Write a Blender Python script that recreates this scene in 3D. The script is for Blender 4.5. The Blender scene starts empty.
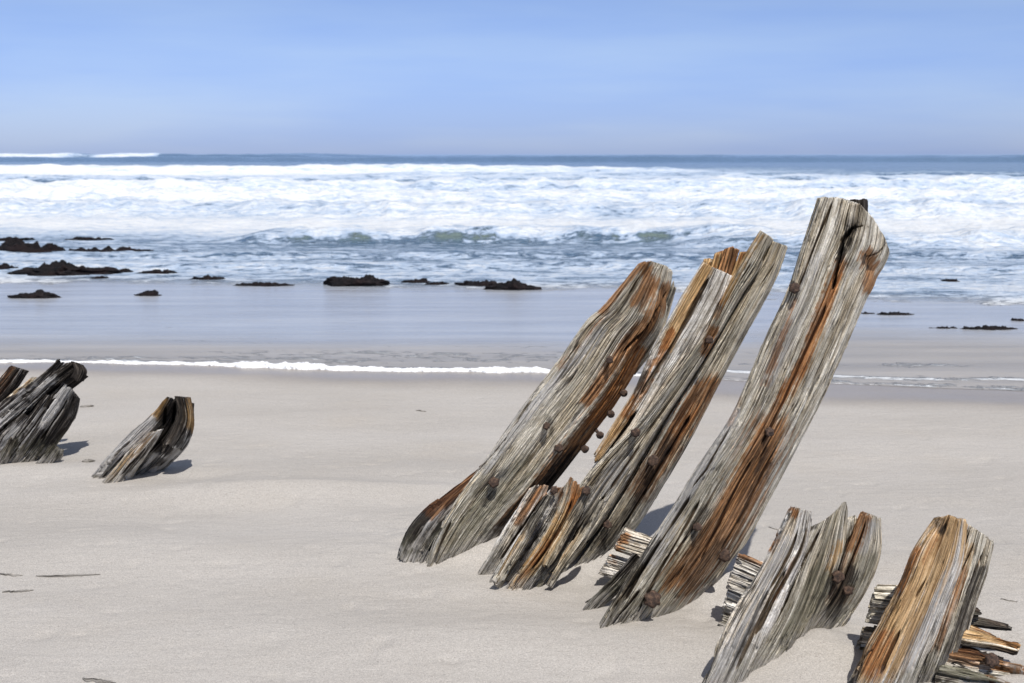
import bpy, math
import numpy as np
from mathutils import Vector, Matrix

# ------------------------------------------------------------------ camera, sky, sun, exposure
scene = bpy.context.scene
EYE = 1.6
FPX = 1280.0
PITCH = math.atan((341.5 - 154.0) / FPX)
cam_data = bpy.data.cameras.new("camera")
cam = bpy.data.objects.new("camera", cam_data)
scene.collection.objects.link(cam)
scene.camera = cam
cam.location = (0, 0, EYE)
cam.rotation_euler = (math.pi / 2 - PITCH, 0, 0)
cam_data.sensor_width = 36.0
cam_data.lens = 45.0
cam_data.clip_start = 0.05
cam_data.clip_end = 30000
cam_data.dof.use_dof = True
cam_data.dof.focus_distance = 4.5
cam_data.dof.aperture_fstop = 6.3

SUN_EL = math.radians(56)
SUN_AZ = math.radians(160)      # clockwise from +Y: high behind the camera, a little to its right
world = bpy.data.worlds.new("World")
scene.world = world
world.use_nodes = True
wn, wl = world.node_tree.nodes, world.node_tree.links
wn.clear()
wout = wn.new('ShaderNodeOutputWorld')
wbg = wn.new('ShaderNodeBackground')
wbg.inputs[1].default_value = 0.115
sky = wn.new('ShaderNodeTexSky')
sky.sky_type = 'NISHITA'
sky.sun_disc = False
sky.sun_elevation = SUN_EL
sky.sun_rotation = SUN_AZ
sky.air_density = 1.0
sky.dust_density = 0.3
sky.ozone_density = 3.0
# a thin veil of cloud in level bands over the blue
tc = wn.new('ShaderNodeTexCoord')
mp = wn.new('ShaderNodeMapping')
mp.inputs['Scale'].default_value = (2.0, 2.0, 16.0)
nz = wn.new('ShaderNodeTexNoise')
nz.inputs['Scale'].default_value = 1.3
nz.inputs['Detail'].default_value = 5
nz.inputs['Roughness'].default_value = 0.5
rmp = wn.new('ShaderNodeValToRGB')
rmp.color_ramp.elements[0].position = 0.40
rmp.color_ramp.elements[0].color = (0.84, 0.90, 1.0, 1)
rmp.color_ramp.elements[1].position = 0.64
rmp.color_ramp.elements[1].color = (1.02, 1.02, 1.0, 1)
mul = wn.new('ShaderNodeMixRGB'); mul.blend_type = 'MULTIPLY'; mul.inputs[0].default_value = 1.0
SKY_TINT = mul
sx = wn.new('ShaderNodeSeparateXYZ')
el = wn.new('ShaderNodeMapRange'); el.inputs[1].default_value = 0.0; el.inputs[2].default_value = 1.0
er = wn.new('ShaderNodeValToRGB')
er.color_ramp.elements[0].position = 0.0; er.color_ramp.elements[0].color = (0.52, 0.66, 1.24, 1)
er.color_ramp.elements[1].position = 0.14; er.color_ramp.elements[1].color = (0.88, 0.82, 0.96, 1)
e3 = er.color_ramp.elements.new(0.30); e3.color = (0.95, 0.92, 1.0, 1)
e4 = er.color_ramp.elements.new(0.60); e4.color = (2.1, 1.45, 1.0, 1)     # added warm stop in the unseen overhead sky, takes blue out of shadows
mul2 = wn.new('ShaderNodeMixRGB'); mul2.blend_type = 'MULTIPLY'; mul2.inputs[0].default_value = 1.0
wl.new(tc.outputs['Generated'], sx.inputs[0]); wl.new(sx.outputs[2], el.inputs[0]); wl.new(el.outputs[0], er.inputs[0])
wl.new(tc.outputs['Generated'], mp.inputs['Vector'])
wl.new(mp.outputs[0], nz.inputs['Vector'])
wl.new(nz.outputs['Fac'], rmp.inputs[0])
wl.new(sky.outputs[0], mul2.inputs[1]); wl.new(er.outputs[0], mul2.inputs[2]); wl.new(mul2.outputs[0], mul.inputs[1])
wl.new(rmp.outputs[0], mul.inputs[2])
wl.new(mul.outputs[0], wbg.inputs[0])
wl.new(wbg.outputs[0], wout.inputs[0])

sd = bpy.data.lights.new("sun", 'SUN')
sd.energy = 4.5
sd.angle = math.radians(0.6)
sd.color = (1.0, 0.965, 0.92)
so = bpy.data.objects.new("sun", sd)
scene.collection.objects.link(so)
so.location = (-20, -30, 50)
sun_dir = Vector((math.sin(SUN_AZ) * math.cos(SUN_EL), math.cos(SUN_AZ) * math.cos(SUN_EL), math.sin(SUN_EL)))
so.rotation_euler = sun_dir.to_track_quat('Z', 'Y').to_euler()

scene.view_settings.view_transform = 'Standard'
scene.view_settings.look = 'None'
scene.view_settings.exposure = 0.0
scene.view_settings.gamma = 1.0
scene.view_settings.use_curve_mapping = False
scene.render.engine = 'CYCLES'

# ------------------------------------------------------------------ numeric helpers
def _h(ix, iy, seed):
    n = (ix.astype(np.int64) * 374761393 + iy.astype(np.int64) * 668265263 + seed * 974634777) & 0x7fffffff
    n = ((n ^ (n >> 13)) * 1274126177) & 0x7fffffff
    n = n ^ (n >> 16)
    return (n & 0xffff) / 65535.0

def vnoise(x, y, seed=0):
    """smooth value noise, 0..1"""
    x = np.asarray(x, float); y = np.asarray(y, float)
    x, y = np.broadcast_arrays(x, y)
    ix = np.floor(x); iy = np.floor(y)
    fx = x - ix; fy = y - iy
    fx = fx * fx * (3 - 2 * fx); fy = fy * fy * (3 - 2 * fy)
    a = _h(ix, iy, seed); b = _h(ix + 1, iy, seed); c = _h(ix, iy + 1, seed); d = _h(ix + 1, iy + 1, seed)
    return (a * (1 - fx) + b * fx) * (1 - fy) + (c * (1 - fx) + d * fx) * fy

def fbm(x, y, seed=0, o=4, g=0.5):
    s = 0; a = 1; t = 0
    for k in range(o):
        s = s + a * vnoise(x * 2 ** k + 17.3 * k, y * 2 ** k + 9.1 * k, seed + k)
        t += a; a *= g
    return s / t

def sstep(e0, e1, x):
    t = np.clip((x - e0) / (e1 - e0), 0, 1)
    return t * t * (3 - 2 * t)

CP, SP = math.cos(PITCH), math.sin(PITCH)
def at(px, py, Y):
    """world point seen at photo position (px, py) at distance Y along the beach"""
    xc = (px - 512.0) / FPX; yc = (341.5 - py) / FPX
    d = np.array([xc, CP + yc * SP, -SP + yc * CP])
    return np.array([0, 0, EYE]) + d * (Y / d[1])
def on_ground(px, py, z=0.0):
    xc = (px - 512.0) / FPX; yc = (341.5 - py) / FPX
    d = np.array([xc, CP + yc * SP, -SP + yc * CP])
    return np.array([0, 0, EYE]) + d * ((z - EYE) / d[2])
def proj(P):
    v = P - np.array([0, 0, EYE])
    f = v[..., 1] * CP - v[..., 2] * SP
    u = v[..., 1] * SP + v[..., 2] * CP
    return 512 + FPX * v[..., 0] / f, 341.5 - FPX * u / f

def link(o):
    scene.collection.objects.link(o); return o

def mesh_obj(name, verts, quads, mat, parent=None, attrs=None, uv=None, smooth=True, tris=None):
    """ONE mesh object from numpy arrays; verts in world space (made local to the parent's place)"""
    me = bpy.data.meshes.new(name)
    verts = np.asarray(verts, float)
    if parent is not None:
        verts = verts - np.array(parent.location)
    nv = len(verts)
    quads = np.asarray(quads, np.int32).reshape(-1, 4) if quads is not None else np.zeros((0, 4), np.int32)
    tris = np.asarray(tris, np.int32).reshape(-1, 3) if tris is not None else np.zeros((0, 3), np.int32)
    nq, nt = len(quads), len(tris)
    me.vertices.add(nv)
    me.vertices.foreach_set('co', verts.astype(np.float32).ravel())
    me.loops.add(nq * 4 + nt * 3)
    loops = np.concatenate([quads.ravel(), tris.ravel()])
    me.loops.foreach_set('vertex_index', loops)
    me.polygons.add(nq + nt)
    me.polygons.foreach_set('loop_start', np.concatenate([np.arange(nq) * 4, nq * 4 + np.arange(nt) * 3]).astype(np.int32))
    me.polygons.foreach_set('use_smooth', np.full(nq + nt, smooth))
    me.update(calc_edges=True)
    if uv is not None:
        l = me.uv_layers.new(name='UVMap')
        l.data.foreach_set('uv', uv[loops].astype(np.float32).ravel())
    for k, v in (attrs or {}).items():
        v = np.asarray(v, np.float32)
        if v.ndim == 1:
            a = me.attributes.new(k, 'FLOAT', 'POINT'); a.data.foreach_set('value', v)
        else:
            a = me.attributes.new(k, 'FLOAT_COLOR', 'POINT')
            a.data.foreach_set('color', np.concatenate([v, np.ones((nv, 1), np.float32)], 1).ravel())
    if mat: me.materials.append(mat)
    o = bpy.data.objects.new(name, me)
    if parent is not None: o.parent = parent
    return link(o)

def tag(o, label=None, cat=None, group=None, kind=None):
    if label: o['label'] = label
    if cat: o['category'] = cat
    if group: o['group'] = group
    if kind: o['kind'] = kind
    return o

def thing(name, label, cat, loc, group=None):
    o = bpy.data.objects.new(name, None)
    o.empty_display_size = 0.1
    o.location = tuple(float(c) for c in loc)
    return tag(link(o), label, cat, group)

def grid_quads(nr, nc, wrap=False):
    i = np.arange(nr - 1)[:, None]; j = np.arange(nc if wrap else nc - 1)[None, :]
    j2 = (j + 1) % nc
    return np.stack([i * nc + j, i * nc + j2, (i + 1) * nc + j2, (i + 1) * nc + j], -1).reshape(-1, 4)

# ------------------------------------------------------------------ materials
class NT:
    def __init__(s, name):
        s.m = bpy.data.materials.new(name); s.m.use_nodes = True
        s.n = s.m.node_tree.nodes; s.l = s.m.node_tree.links
        s.b = s.n['Principled BSDF']
    def new(s, t, **kw):
        n = s.n.new(t)
        for k, v in kw.items(): setattr(n, k, v)
        return n
    def put(s, sock, v):
        if isinstance(v, bpy.types.NodeSocket): s.l.new(v, sock)
        elif v is not None: sock.default_value = v
    def attr(s, name):
        return s.new('ShaderNodeAttribute', attribute_name=name)
    def math(s, op, a, b=None, c=None, clamp=False):
        n = s.new('ShaderNodeMath', operation=op); n.use_clamp = clamp
        s.put(n.inputs[0], a); s.put(n.inputs[1], b)
        if c is not None: s.put(n.inputs[2], c)
        return n.outputs[0]
    def mix(s, f, a, b, mode='MIX'):
        n = s.new('ShaderNodeMixRGB', blend_type=mode)
        s.put(n.inputs[0], f)
        s.put(n.inputs[1], a if not isinstance(a, tuple) else (*a, 1)); s.put(n.inputs[2], b if not isinstance(b, tuple) else (*b, 1))
        return n.outputs[0]
    def map(s, vec, scale, loc=(0, 0, 0)):
        n = s.new('ShaderNodeMapping'); s.put(n.inputs['Vector'], vec)
        n.inputs['Scale'].default_value = scale; n.inputs['Location'].default_value = loc
        return n.outputs[0]
    def noise(s, vec, scale=1, detail=4, rough=0.5, dist=0.0):
        n = s.new('ShaderNodeTexNoise'); s.put(n.inputs['Vector'], vec)
        n.inputs['Scale'].default_value = scale; n.inputs['Detail'].default_value = detail
        n.inputs['Roughness'].default_value = rough; n.inputs['Distortion'].default_value = dist
        return n.outputs['Fac']
    def ramp(s, f, stops):
        n = s.new('ShaderNodeValToRGB'); s.put(n.inputs[0], f)
        e = n.color_ramp.elements
        while len(e) < len(stops): e.new(0.5)
        for k, (p, c) in enumerate(stops):
            e[k].position = p; e[k].color = (*c, 1) if isinstance(c, tuple) else (c, c, c, 1)
        return n.outputs[0]
    def ss(s, a, e0, e1):
        n = s.new('ShaderNodeMapRange', interpolation_type='SMOOTHSTEP')
        s.put(n.inputs[0], a); s.put(n.inputs[1], e0); s.put(n.inputs[2], e1)
        return n.outputs[0]
    def bump(s, h, dist, strength=1.0, normal=None):
        n = s.new('ShaderNodeBump'); s.put(n.inputs['Height'], h)
        n.inputs['Distance'].default_value = dist; n.inputs['Strength'].default_value = strength
        if normal is not None: s.put(n.inputs['Normal'], normal)
        return n.outputs[0]

SAND_A = (0.415, 0.388, 0.352); SAND_B = (0.455, 0.428, 0.392)

def wood_material(name, dark, mid, light, warm=0.0, sh=0.0):
    t = NT(name)
    uv = t.new('ShaderNodeUVMap').outputs[0]
    geo = t.new('ShaderNodeNewGeometry')
    streak = t.noise(t.map(uv, (70, 2.6, 1)), 1, 5, 0.62, 0.25)
    fine = t.noise(t.map(uv, (260, 9, 1), (3, 1, 0)), 1, 3, 0.6, 0.2)
    broad = t.noise(t.map(uv, (11, 1.6, 1), (7, 5, 0)), 1, 4, 0.55)
    g = t.math('ADD', t.math('MULTIPLY', streak, 0.6), t.math('MULTIPLY', fine, 0.4))
    base = t.ramp(g, [(0.37 + sh, dark), (0.47 + sh, mid), (0.58 + sh * 0.7, light), (0.80, tuple(min(1, c * 1.15) for c in light))])
    tn = t.attr('tone').outputs['Fac']
    base = t.mix(1.0, base, t.ramp(tn, [(0.0, (0.78, 0.76, 0.72)), (0.5, 1.05), (1.0, (1.25, 1.23, 1.18))]), 'MULTIPLY')
    # broad drift between a warm and a cool grey
    base = t.mix(t.ss(broad, 0.42, 0.68), base, t.mix(0.75, base, (1.0, 0.88, 0.70), 'MULTIPLY'))
    # long hairline cracks
    w = t.noise(t.map(uv, (33, 0.9, 1), (1.7, 9, 0)), 1, 3, 0.5, 0.1)
    crack = t.ss(t.math('ABSOLUTE', t.math('SUBTRACT', w, 0.5)), 0.013, 0.0)
    w2 = t.noise(t.map(uv, (85, 2.2, 1), (4.7, 2, 0)), 1, 2, 0.5, 0.1)
    hair = t.math('MULTIPLY', t.ss(t.math('ABSOLUTE', t.math('SUBTRACT', w2, 0.5)), 0.030, 0.0), t.ss(broad, 0.38, 0.55))
    base = t.mix(t.math('MULTIPLY', hair, 0.8), base, (0.07, 0.058, 0.045))
    crack = t.math('MAXIMUM', crack, t.math('MULTIPLY', hair, 0.8))
    base = t.mix(t.math('MULTIPLY', crack, 0.75), base, (0.045, 0.035, 0.028))
    iso = t.noise(t.map(uv, (210, 120, 1), (5, 5, 0)), 1, 5, 0.7)
    iso2 = t.noise(t.map(uv, (38, 20, 1), (9, 5, 0)), 1, 5, 0.65)
    base = t.mix(1.0, base, t.ramp(iso, [(0.34, 0.80), (0.5, 1.06), (0.66, 1.25)]), 'MULTIPLY')
    base = t.mix(1.0, base, t.ramp(iso2, [(0.34, (0.74, 0.70, 0.64)), (0.50, 1.06), (0.68, 1.18)]), 'MULTIPLY')
    pit = t.ss(iso, 0.36, 0.30)
    base = t.mix(t.math('MULTIPLY', pit, 0.5), base, (0.05, 0.04, 0.03))
    mk = t.new('ShaderNodeSeparateColor'); t.put(mk.inputs[0], t.attr('mask').outputs['Color'])
    mk2 = t.new('ShaderNodeSeparateColor'); t.put(mk2.inputs[0], t.attr('mask2').outputs['Color'])
    patch = t.noise(t.map(uv, (75, 4.0, 1), (2, 3, 0)), 1, 6, 0.7, 0.3)
    def amt(a, k=0.9):
        v = t.math('ADD', t.math('MULTIPLY', a, 1.25), t.math('MULTIPLY', t.math('SUBTRACT', patch, 0.5), 2.2))
        return t.math('MULTIPLY', t.math('MULTIPLY', t.ss(v, 0.22, 1.05), k), t.ss(a, 0.02, 0.35))
    def tinted(col, tint, ramp, f=0.5):
        return t.mix(f, t.mix(1.0, col, tint, 'MULTIPLY'), ramp)
    base = t.mix(amt(mk2.outputs[0], 0.8), base, t.ramp(g, [(0.35, (0.07, 0.065, 0.04)), (0.62, (0.30, 0.285, 0.20))]))       # algae green grey
    base = t.mix(amt(mk2.outputs[1], 0.85), base, t.ramp(g, [(0.32, (0.38, 0.365, 0.34)), (0.6, (0.70, 0.68, 0.65))]))       # bleached
    base = t.mix(amt(mk.outputs[1], 0.92), base, tinted(base, (1.05, 0.74, 0.42), t.ramp(g, [(0.36, (0.16, 0.07, 0.025)), (0.48, (0.58, 0.34, 0.12)), (0.62, (0.82, 0.58, 0.30))])))  # ochre
    base = t.mix(amt(mk.outputs[0], 0.95), base, tinted(base, (0.80, 0.46, 0.24), t.ramp(g, [(0.37, (0.025, 0.012, 0.008)), (0.47, (0.14, 0.056, 0.024)), (0.57, (0.43, 0.19, 0.07)), (0.68, (0.74, 0.48, 0.24))])))  # rust run-off
    base = t.mix(amt(mk.outputs[2], 0.93), base, t.ramp(g, [(0.42, (0.012, 0.010, 0.009)), (0.56, (0.05, 0.04, 0.032)), (0.68, (0.22, 0.18, 0.14))]))    # black rot; shadow painted in on the broken planks
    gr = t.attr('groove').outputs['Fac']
    base = t.mix(t.math('MULTIPLY', gr, 0.72), base, t.mix(1.0, base, (0.20, 0.16, 0.12), 'MULTIPLY'))  # dirt and some shade painted into the grooves and cracks
    base = t.mix(t.math('MULTIPLY', mk2.outputs[2], t.ss(fine, 0.36, 0.56)), base, SAND_A)                                     # dusted with sand
    t.put(t.b.inputs['Base Color'], base)
    t.b.inputs['Roughness'].default_value = 0.88
    t.b.inputs['Specular IOR Level'].default_value = 0.25
    h = t.math('ADD', t.math('MULTIPLY', streak, 0.7), t.math('MULTIPLY', fine, 0.5))
    h = t.math('SUBTRACT', h, t.math('MULTIPLY', crack, 0.6))
    h = t.math('ADD', h, t.math('MULTIPLY', iso, 0.45))
    t.put(t.b.inputs['Normal'], t.bump(h, 0.012, 1.0))
    return t.m

WOOD = wood_material('weathered_oak', (0.17, 0.145, 0.105), (0.56, 0.52, 0.43), (0.82, 0.78, 0.69))
WOOD_PALE = wood_material('bleached_oak', (0.19, 0.17, 0.145), (0.62, 0.59, 0.54), (0.86, 0.84, 0.80))
WOOD_DARK = wood_material('blackened_or_shaded_oak', (0.010, 0.008, 0.007), (0.035, 0.030, 0.027), (0.55, 0.52, 0.49), sh=0.045)

def rust_material():
    t = NT('rusted_iron')
    co = t.new('ShaderNodeTexCoord').outputs['Object']
    a = t.noise(co, 90, 5, 0.65)
    t.put(t.b.inputs['Base Color'], t.ramp(a, [(0.32, (0.018, 0.011, 0.009)), (0.5, (0.055, 0.032, 0.022)), (0.68, (0.14, 0.085, 0.055))]))
    t.b.inputs['Roughness'].default_value = 0.85
    t.put(t.b.inputs['Normal'], t.bump(a, 0.006, 1.0))
    return t.m
RUST = rust_material()

def sand_material():
    t = NT('beach_sand')
    co = t.new('ShaderNodeTexCoord').outputs['Object']
    wet = t.attr('wet').outputs['Fac']
    grain = t.noise(co, 300, 2, 0.7)
    grain2 = t.noise(co, 110, 2, 0.6)
    grain3 = t.noise(co, 170, 3, 0.75)
    broad = t.noise(t.map(co, (0.6, 1.3, 1)), 1, 4, 0.55)
    col = t.mix(t.ss(broad, 0.35, 0.7), SAND_A, SAND_B)
    col = t.mix(1.0, col, t.ramp(grain, [(0.30, 0.66), (0.46, 0.94), (0.6, 1.05), (0.72, 1.22)]), 'MULTIPLY')
    col = t.mix(1.0, col, t.ramp(grain3, [(0.32, 0.80), (0.5, 1.0), (0.68, 1.16)]), 'MULTIPLY')
    col = t.mix(t.math('MULTIPLY', t.ss(grain2, 0.66, 0.74), 0.45), col, (0.16, 0.12, 0.10))
    warm = t.noise(t.map(co, (1.6, 1.6, 1), (4, 2, 0)), 1, 3, 0.5)
    col = t.mix(t.math('MULTIPLY', t.ss(warm, 0.5, 0.75), 0.15), col, t.mix(1.0, col, (1.0, 0.93, 0.82), 'MULTIPLY'))
    wn_ = t.noise(t.map(co, (0.7, 2.5, 1)), 1, 5, 0.6)
    wf = t.ss(t.math('ADD', wet, t.math('MULTIPLY', t.math('SUBTRACT', wn_, 0.5), 0.25)), 0.15, 0.85)
    wcol = t.mix(1.0, col, (0.70, 0.66, 0.62), 'MULTIPLY')
    col = t.mix(wf, col, wcol)
    t.put(t.b.inputs['Base Color'], col)
    t.put(t.b.inputs['Roughness'], t.math('SUBTRACT', 0.95, t.math('MULTIPLY', wf, 0.62)))
    t.put(t.b.inputs['Specular IOR Level'], t.math('ADD', 0.1, t.math('MULTIPLY', wf, 0.4)))
    rip = t.noise(t.map(co, (7, 16, 1)), 1, 4, 0.6)
    h = t.math('ADD', t.math('MULTIPLY', grain, 0.25), t.math('MULTIPLY', rip, 1.2))
    h = t.math('MULTIPLY', h, t.math('SUBTRACT', 1.0, t.math('MULTIPLY', wf, 0.9)))
    t.put(t.b.inputs['Normal'], t.bump(h, 0.010, 0.7))
    return t.m
SAND = sand_material()

def sea_material():
    t = NT('surf_water')
    uv = t.new('ShaderNodeUVMap').outputs[0]
    co = t.new('ShaderNodeTexCoord').outputs['Object']
    shal = t.attr('shallow').outputs['Fac']
    dens = t.attr('foam').outputs['Fac']
    green = t.attr('green').outputs['Fac']
    # foam: broken by noise at growing scales (uv is in units of the local wave size)
    n1 = t.noise(t.map(uv, (1.0, 2.2, 1)), 1.0, 8, 0.62, 0.6)
    n2 = t.noise(t.map(uv, (5.0, 7.0, 1), (3, 8, 0)), 1.0, 5, 0.6, 0.8)
    n = t.math('ADD', t.math('MULTIPLY', n1, 0.55), t.math('MULTIPLY', n2, 0.45))
    v = t.math('ADD', t.math('SUBTRACT', n, 0.5), t.math('MULTIPLY', t.math('SUBTRACT', dens, 0.5), 0.42))
    foam = t.math('MULTIPLY', t.ss(v, -0.03, 0.08), t.ss(dens, 0.0, 0.12))
    thick = t.ss(v, 0.02, 0.33)
    water = t.mix(green, (0.085, 0.145, 0.215), (0.17, 0.21, 0.15))
    fcol = t.mix(thick, t.mix(shal, (0.36, 0.47, 0.62), (0.60, 0.62, 0.63)), (0.80, 0.81, 0.80))  # thin foam is blue-grey; the mottle also paints in missing shading
    sheen = t.noise(t.map(co, (0.25, 2.2, 1), (2, 0, 0)), 1, 5, 0.6)
    sand_sky_col = t.mix(t.noise(t.map(co, (0.5, 3.0, 1)), 1, 4, 0.6), (0.27, 0.255, 0.235), (0.37, 0.345, 0.315))
    sand_sky_col = t.mix(t.attr('silt').outputs['Fac'], t.mix(1.0, sand_sky_col, (1.10, 1.22, 1.42), 'MULTIPLY'), sand_sky_col)  # sky reflection painted in: blue tint on the water film beyond the silt
    sand_sky_col = t.mix(1.0, sand_sky_col, t.ramp(sheen, [(0.35, 0.90), (0.65, 1.12)]), 'MULTIPLY')
    water = t.mix(shal, water, sand_sky_col)
    t.put(t.b.inputs['Base Color'], t.mix(foam, water, fcol))
    rough = t.math('ADD', t.math('ADD', 0.10, t.math('MULTIPLY', sheen, t.math('MULTIPLY', shal, 0.22))), t.math('MAXIMUM', t.math('MULTIPLY', foam, 0.7), t.math('MULTIPLY', t.attr('silt').outputs['Fac'], 0.22)))
    t.put(t.b.inputs['Roughness'], rough)
    t.b.inputs['IOR'].default_value = 1.333
    rip1 = t.noise(t.map(co, (1.2, 4.0, 1)), 1, 5, 0.6, 0.3)
    rip2 = t.noise(t.map(co, (6, 20, 1)), 1, 4, 0.6)
    chop = t.noise(t.map(uv, (3.0, 5.0, 1)), 1, 6, 0.6, 0.4)
    amp = t.math('SUBTRACT', 1.0, t.math('MULTIPLY', shal, 0.93))
    hw = t.math('ADD', t.math('MULTIPLY', chop, t.math('MULTIPLY', amp, 1.0)), t.math('MULTIPLY', t.math('ADD', rip1, t.math('MULTIPLY', rip2, 0.25)), t.math('ADD', 0.06, t.math('MULTIPLY', amp, 0.3))))
    h = t.math('ADD', hw, t.math('MULTIPLY', foam, t.math('ADD', t.math('MULTIPLY', n2, 0.5), 0.15)))
    t.put(t.b.inputs['Normal'], t.bump(h, 0.22, 0.8))
    return t.m
SEA = sea_material()

def foam_material():
    t = NT('sea_foam')
    co = t.new('ShaderNodeTexCoord').outputs['Object']
    a = t.noise(co, 45, 4, 0.6)
    t.put(t.b.inputs['Base Color'], t.ramp(a, [(0.3, (0.62, 0.64, 0.66)), (0.6, (0.85, 0.85, 0.84))]))
    t.b.inputs['Roughness'].default_value = 0.7
    t.b.inputs['Subsurface Weight'].default_value = 0.0
    t.put(t.b.inputs['Normal'], t.bump(a, 0.01, 0.6))
    return t.m
FOAM = foam_material()

def rock_material():
    t = NT('wet_black_rock')
    co = t.new('ShaderNodeTexCoord').outputs['Object']
    a = t.noise(co, 9, 6, 0.65); b = t.noise(co, 2.5, 3, 0.5)
    c = t.ramp(a, [(0.35, (0.004, 0.004, 0.005)), (0.6, (0.012, 0.009, 0.010)), (0.75, (0.05, 0.04, 0.038))])
    t.put(t.b.inputs['Base Color'], t.mix(t.ss(b, 0.5, 0.7), c, t.mix(0.5, c, (0.020, 0.009, 0.008))))
    t.b.inputs['Roughness'].default_value = 0.75
    t.b.inputs['Specular IOR Level'].default_value = 0.2
    t.put(t.b.inputs['Normal'], t.bump(a, 0.08, 1.0))
    return t.m
ROCK = rock_material()

# ------------------------------------------------------------------ the beach
SWASH_PX = [(-700, 352), (-200, 354), (0, 357), (120, 359), (250, 363), (400, 367), (560, 370), (730, 377), (910, 384), (1100, 392), (1600, 410)]
_sw = np.array([on_ground(px, py + 2) for px, py in SWASH_PX])
def edge_y(x):
    x = np.asarray(x, float)
    y = np.interp(x, _sw[:, 0], _sw[:, 1])
    return y + 0.16 * (fbm(x * 0.9, x * 0 + 3.3, 5, 3) - 0.5) + 0.10 * (fbm(x * 4.0, x * 0 + 1.3, 8, 3) - 0.5)

# (px, py, z rise, radius x, radius y) soft drifts round the timbers
DRIFTS = [
    (572, 550, 0.10, 0.22, 0.18), (520, 560, 0.045, 0.16, 0.16), (650, 590, 0.03, 0.10, 0.10), (708, 586, 0.10, 0.14, 0.16), (700, 640, 0.015, 0.2, 0.2),
    (828, 652, 0.03, 0.14, 0.2), (800, 655, 0.045, 0.15, 0.2), (618, 560, 0.05, 0.12, 0.15), (460, 590, 0.02, 0.3, 0.15),
    (225, 500, 0.03, 0.50, 0.12), (330, 494, 0.03, 0.75, 0.12), (110, 540, 0.03, 0.6, 0.25), (300, 560, 0.05, 0.9, 0.3), (480, 640, 0.04, 0.6, 0.2), (420, 520, 0.02, 0.5, 0.3), (200, 478, -0.02, 0.18, 0.10),
    (60, 470, 0.02, 0.5, 0.15), (480, 562, 0.05, 0.14, 0.12), (250, 620, 0.02, 0.7, 0.3), (920, 600, -0.02, 0.2, 0.2), (1000, 560, 0.02, 0.5, 0.3), (980, 650, -0.03, .25, .2),
    (60, 560, 0.015, 0.8, 0.2), (500, 470, 0.015, 0.9, 0.25), (760, 440, 0.01, 1.2, 0.4),
]
_dr = [(on_ground(a, b)[:2], h, rx, ry) for a, b, h, rx, ry in DRIFTS]
def ground_z(x, y):
    z = -0.004 * np.clip(y - 6.0, 0, None) - 0.010 * np.clip(y - 9.0, 0, 40)
    z = z + 0.045 * (fbm(x * 0.55, y * 0.9, 11, 3) - 0.5) * sstep(12, 8, y) + 0.012 * (fbm(x * 2.3, y * 3.7, 21, 3) - 0.5) * sstep(9.5, 7, y)
    # wind drift trailing from the lone stump
    cx, cyy = on_ground(265, 492)[:2]
    d = y - (cyy - 0.10 * (x - cx) + 0.12 * np.sin((x - cx) * 1.7))
    z = z + 0.038 * np.exp(-((x - cx) / 0.85) ** 2) * np.where(d > 0, np.exp(-(d / 0.42) ** 2), np.exp(-(d / 0.11) ** 2))
    # trodden, wind picked sand along the row of ribs
    rowd = y - np.interp(x, [-0.6, 0.2, 0.6, 1.0, 1.6], [5.2, 4.95, 4.6, 4.2, 3.9])
    z = z + np.exp(-(rowd / 0.38) ** 2) * sstep(-0.75, -0.4, x) * 0.030 * (fbm(x * 11, y * 13, 91, 4) - 0.5)
    for (c, h, rx, ry) in _dr:
        z = z + h * np.exp(-((x - c[0]) / rx) ** 2 - ((y - c[1]) / ry) ** 2)
    return z

xs = np.concatenate([-np.geomspace(9000, 8, 40), np.linspace(-7.8, -3.2, 60), np.linspace(-3.18, 3.4, 420), np.linspace(3.42, 7.8, 60), np.geomspace(8, 9000, 40)])
ys = np.concatenate([-np.geomspace(60, 2, 8), np.linspace(-1.5, 2.6, 10), np.linspace(2.7, 7.5, 330), np.linspace(7.52, 12, 110), np.geomspace(12.1, 9000, 90)])
X, Yg = np.meshgrid(xs, ys)
Z = ground_z(X, Yg)
# small half-round feet of dimples
dm = fbm(X * 9, Yg * 9, 31, 2)
Z = Z - 0.006 * sstep(0.70, 0.85, dm) * sstep(8.5, 6, Yg)
ed = edge_y(X)
wet = sstep(-1.3, 0.1, Yg - ed + 0.5 * (fbm(X * 0.5, Yg * 1.2, 66, 3) - 0.5))
ground = mesh_obj('sand_beach', np.stack([X, Yg, Z], -1).reshape(-1, 3), grid_quads(len(ys), len(xs)), SAND, attrs={'wet': wet.ravel()})
tag(ground, 'pale fine sand beach rising from the surf', 'beach', kind='structure')

# ------------------------------------------------------------------ the sea, from the swash edge to the horizon
NR, NC = 820, 900
t_ = np.linspace(0, 1, NR)[:, None]; c_ = np.linspace(-1, 1, NC)[None, :]
yy = 9.0 * (9000.0 / 9.0) ** t_ + 0 * c_
xx = c_ * (0.52 * yy + 4.0)
e0 = edge_y(xx)
yy = np.where(t_ < 0.11, e0 + (yy - yy[0:1]) * 1.0, 0) + 0 * yy
yfull = 9.0 * (9000.0 / 9.0) ** t_
bl = sstep(0.0, 0.08, t_)
yy = (e0 + (yfull - 9.0)) * (1 - bl) + yfull * bl
WL = -0.055
def nom(x, y):
    P = np.stack([x, y, np.full_like(x, -0.12)], -1)
    return proj(P)
npx, npy = nom(xx, yy)
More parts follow.
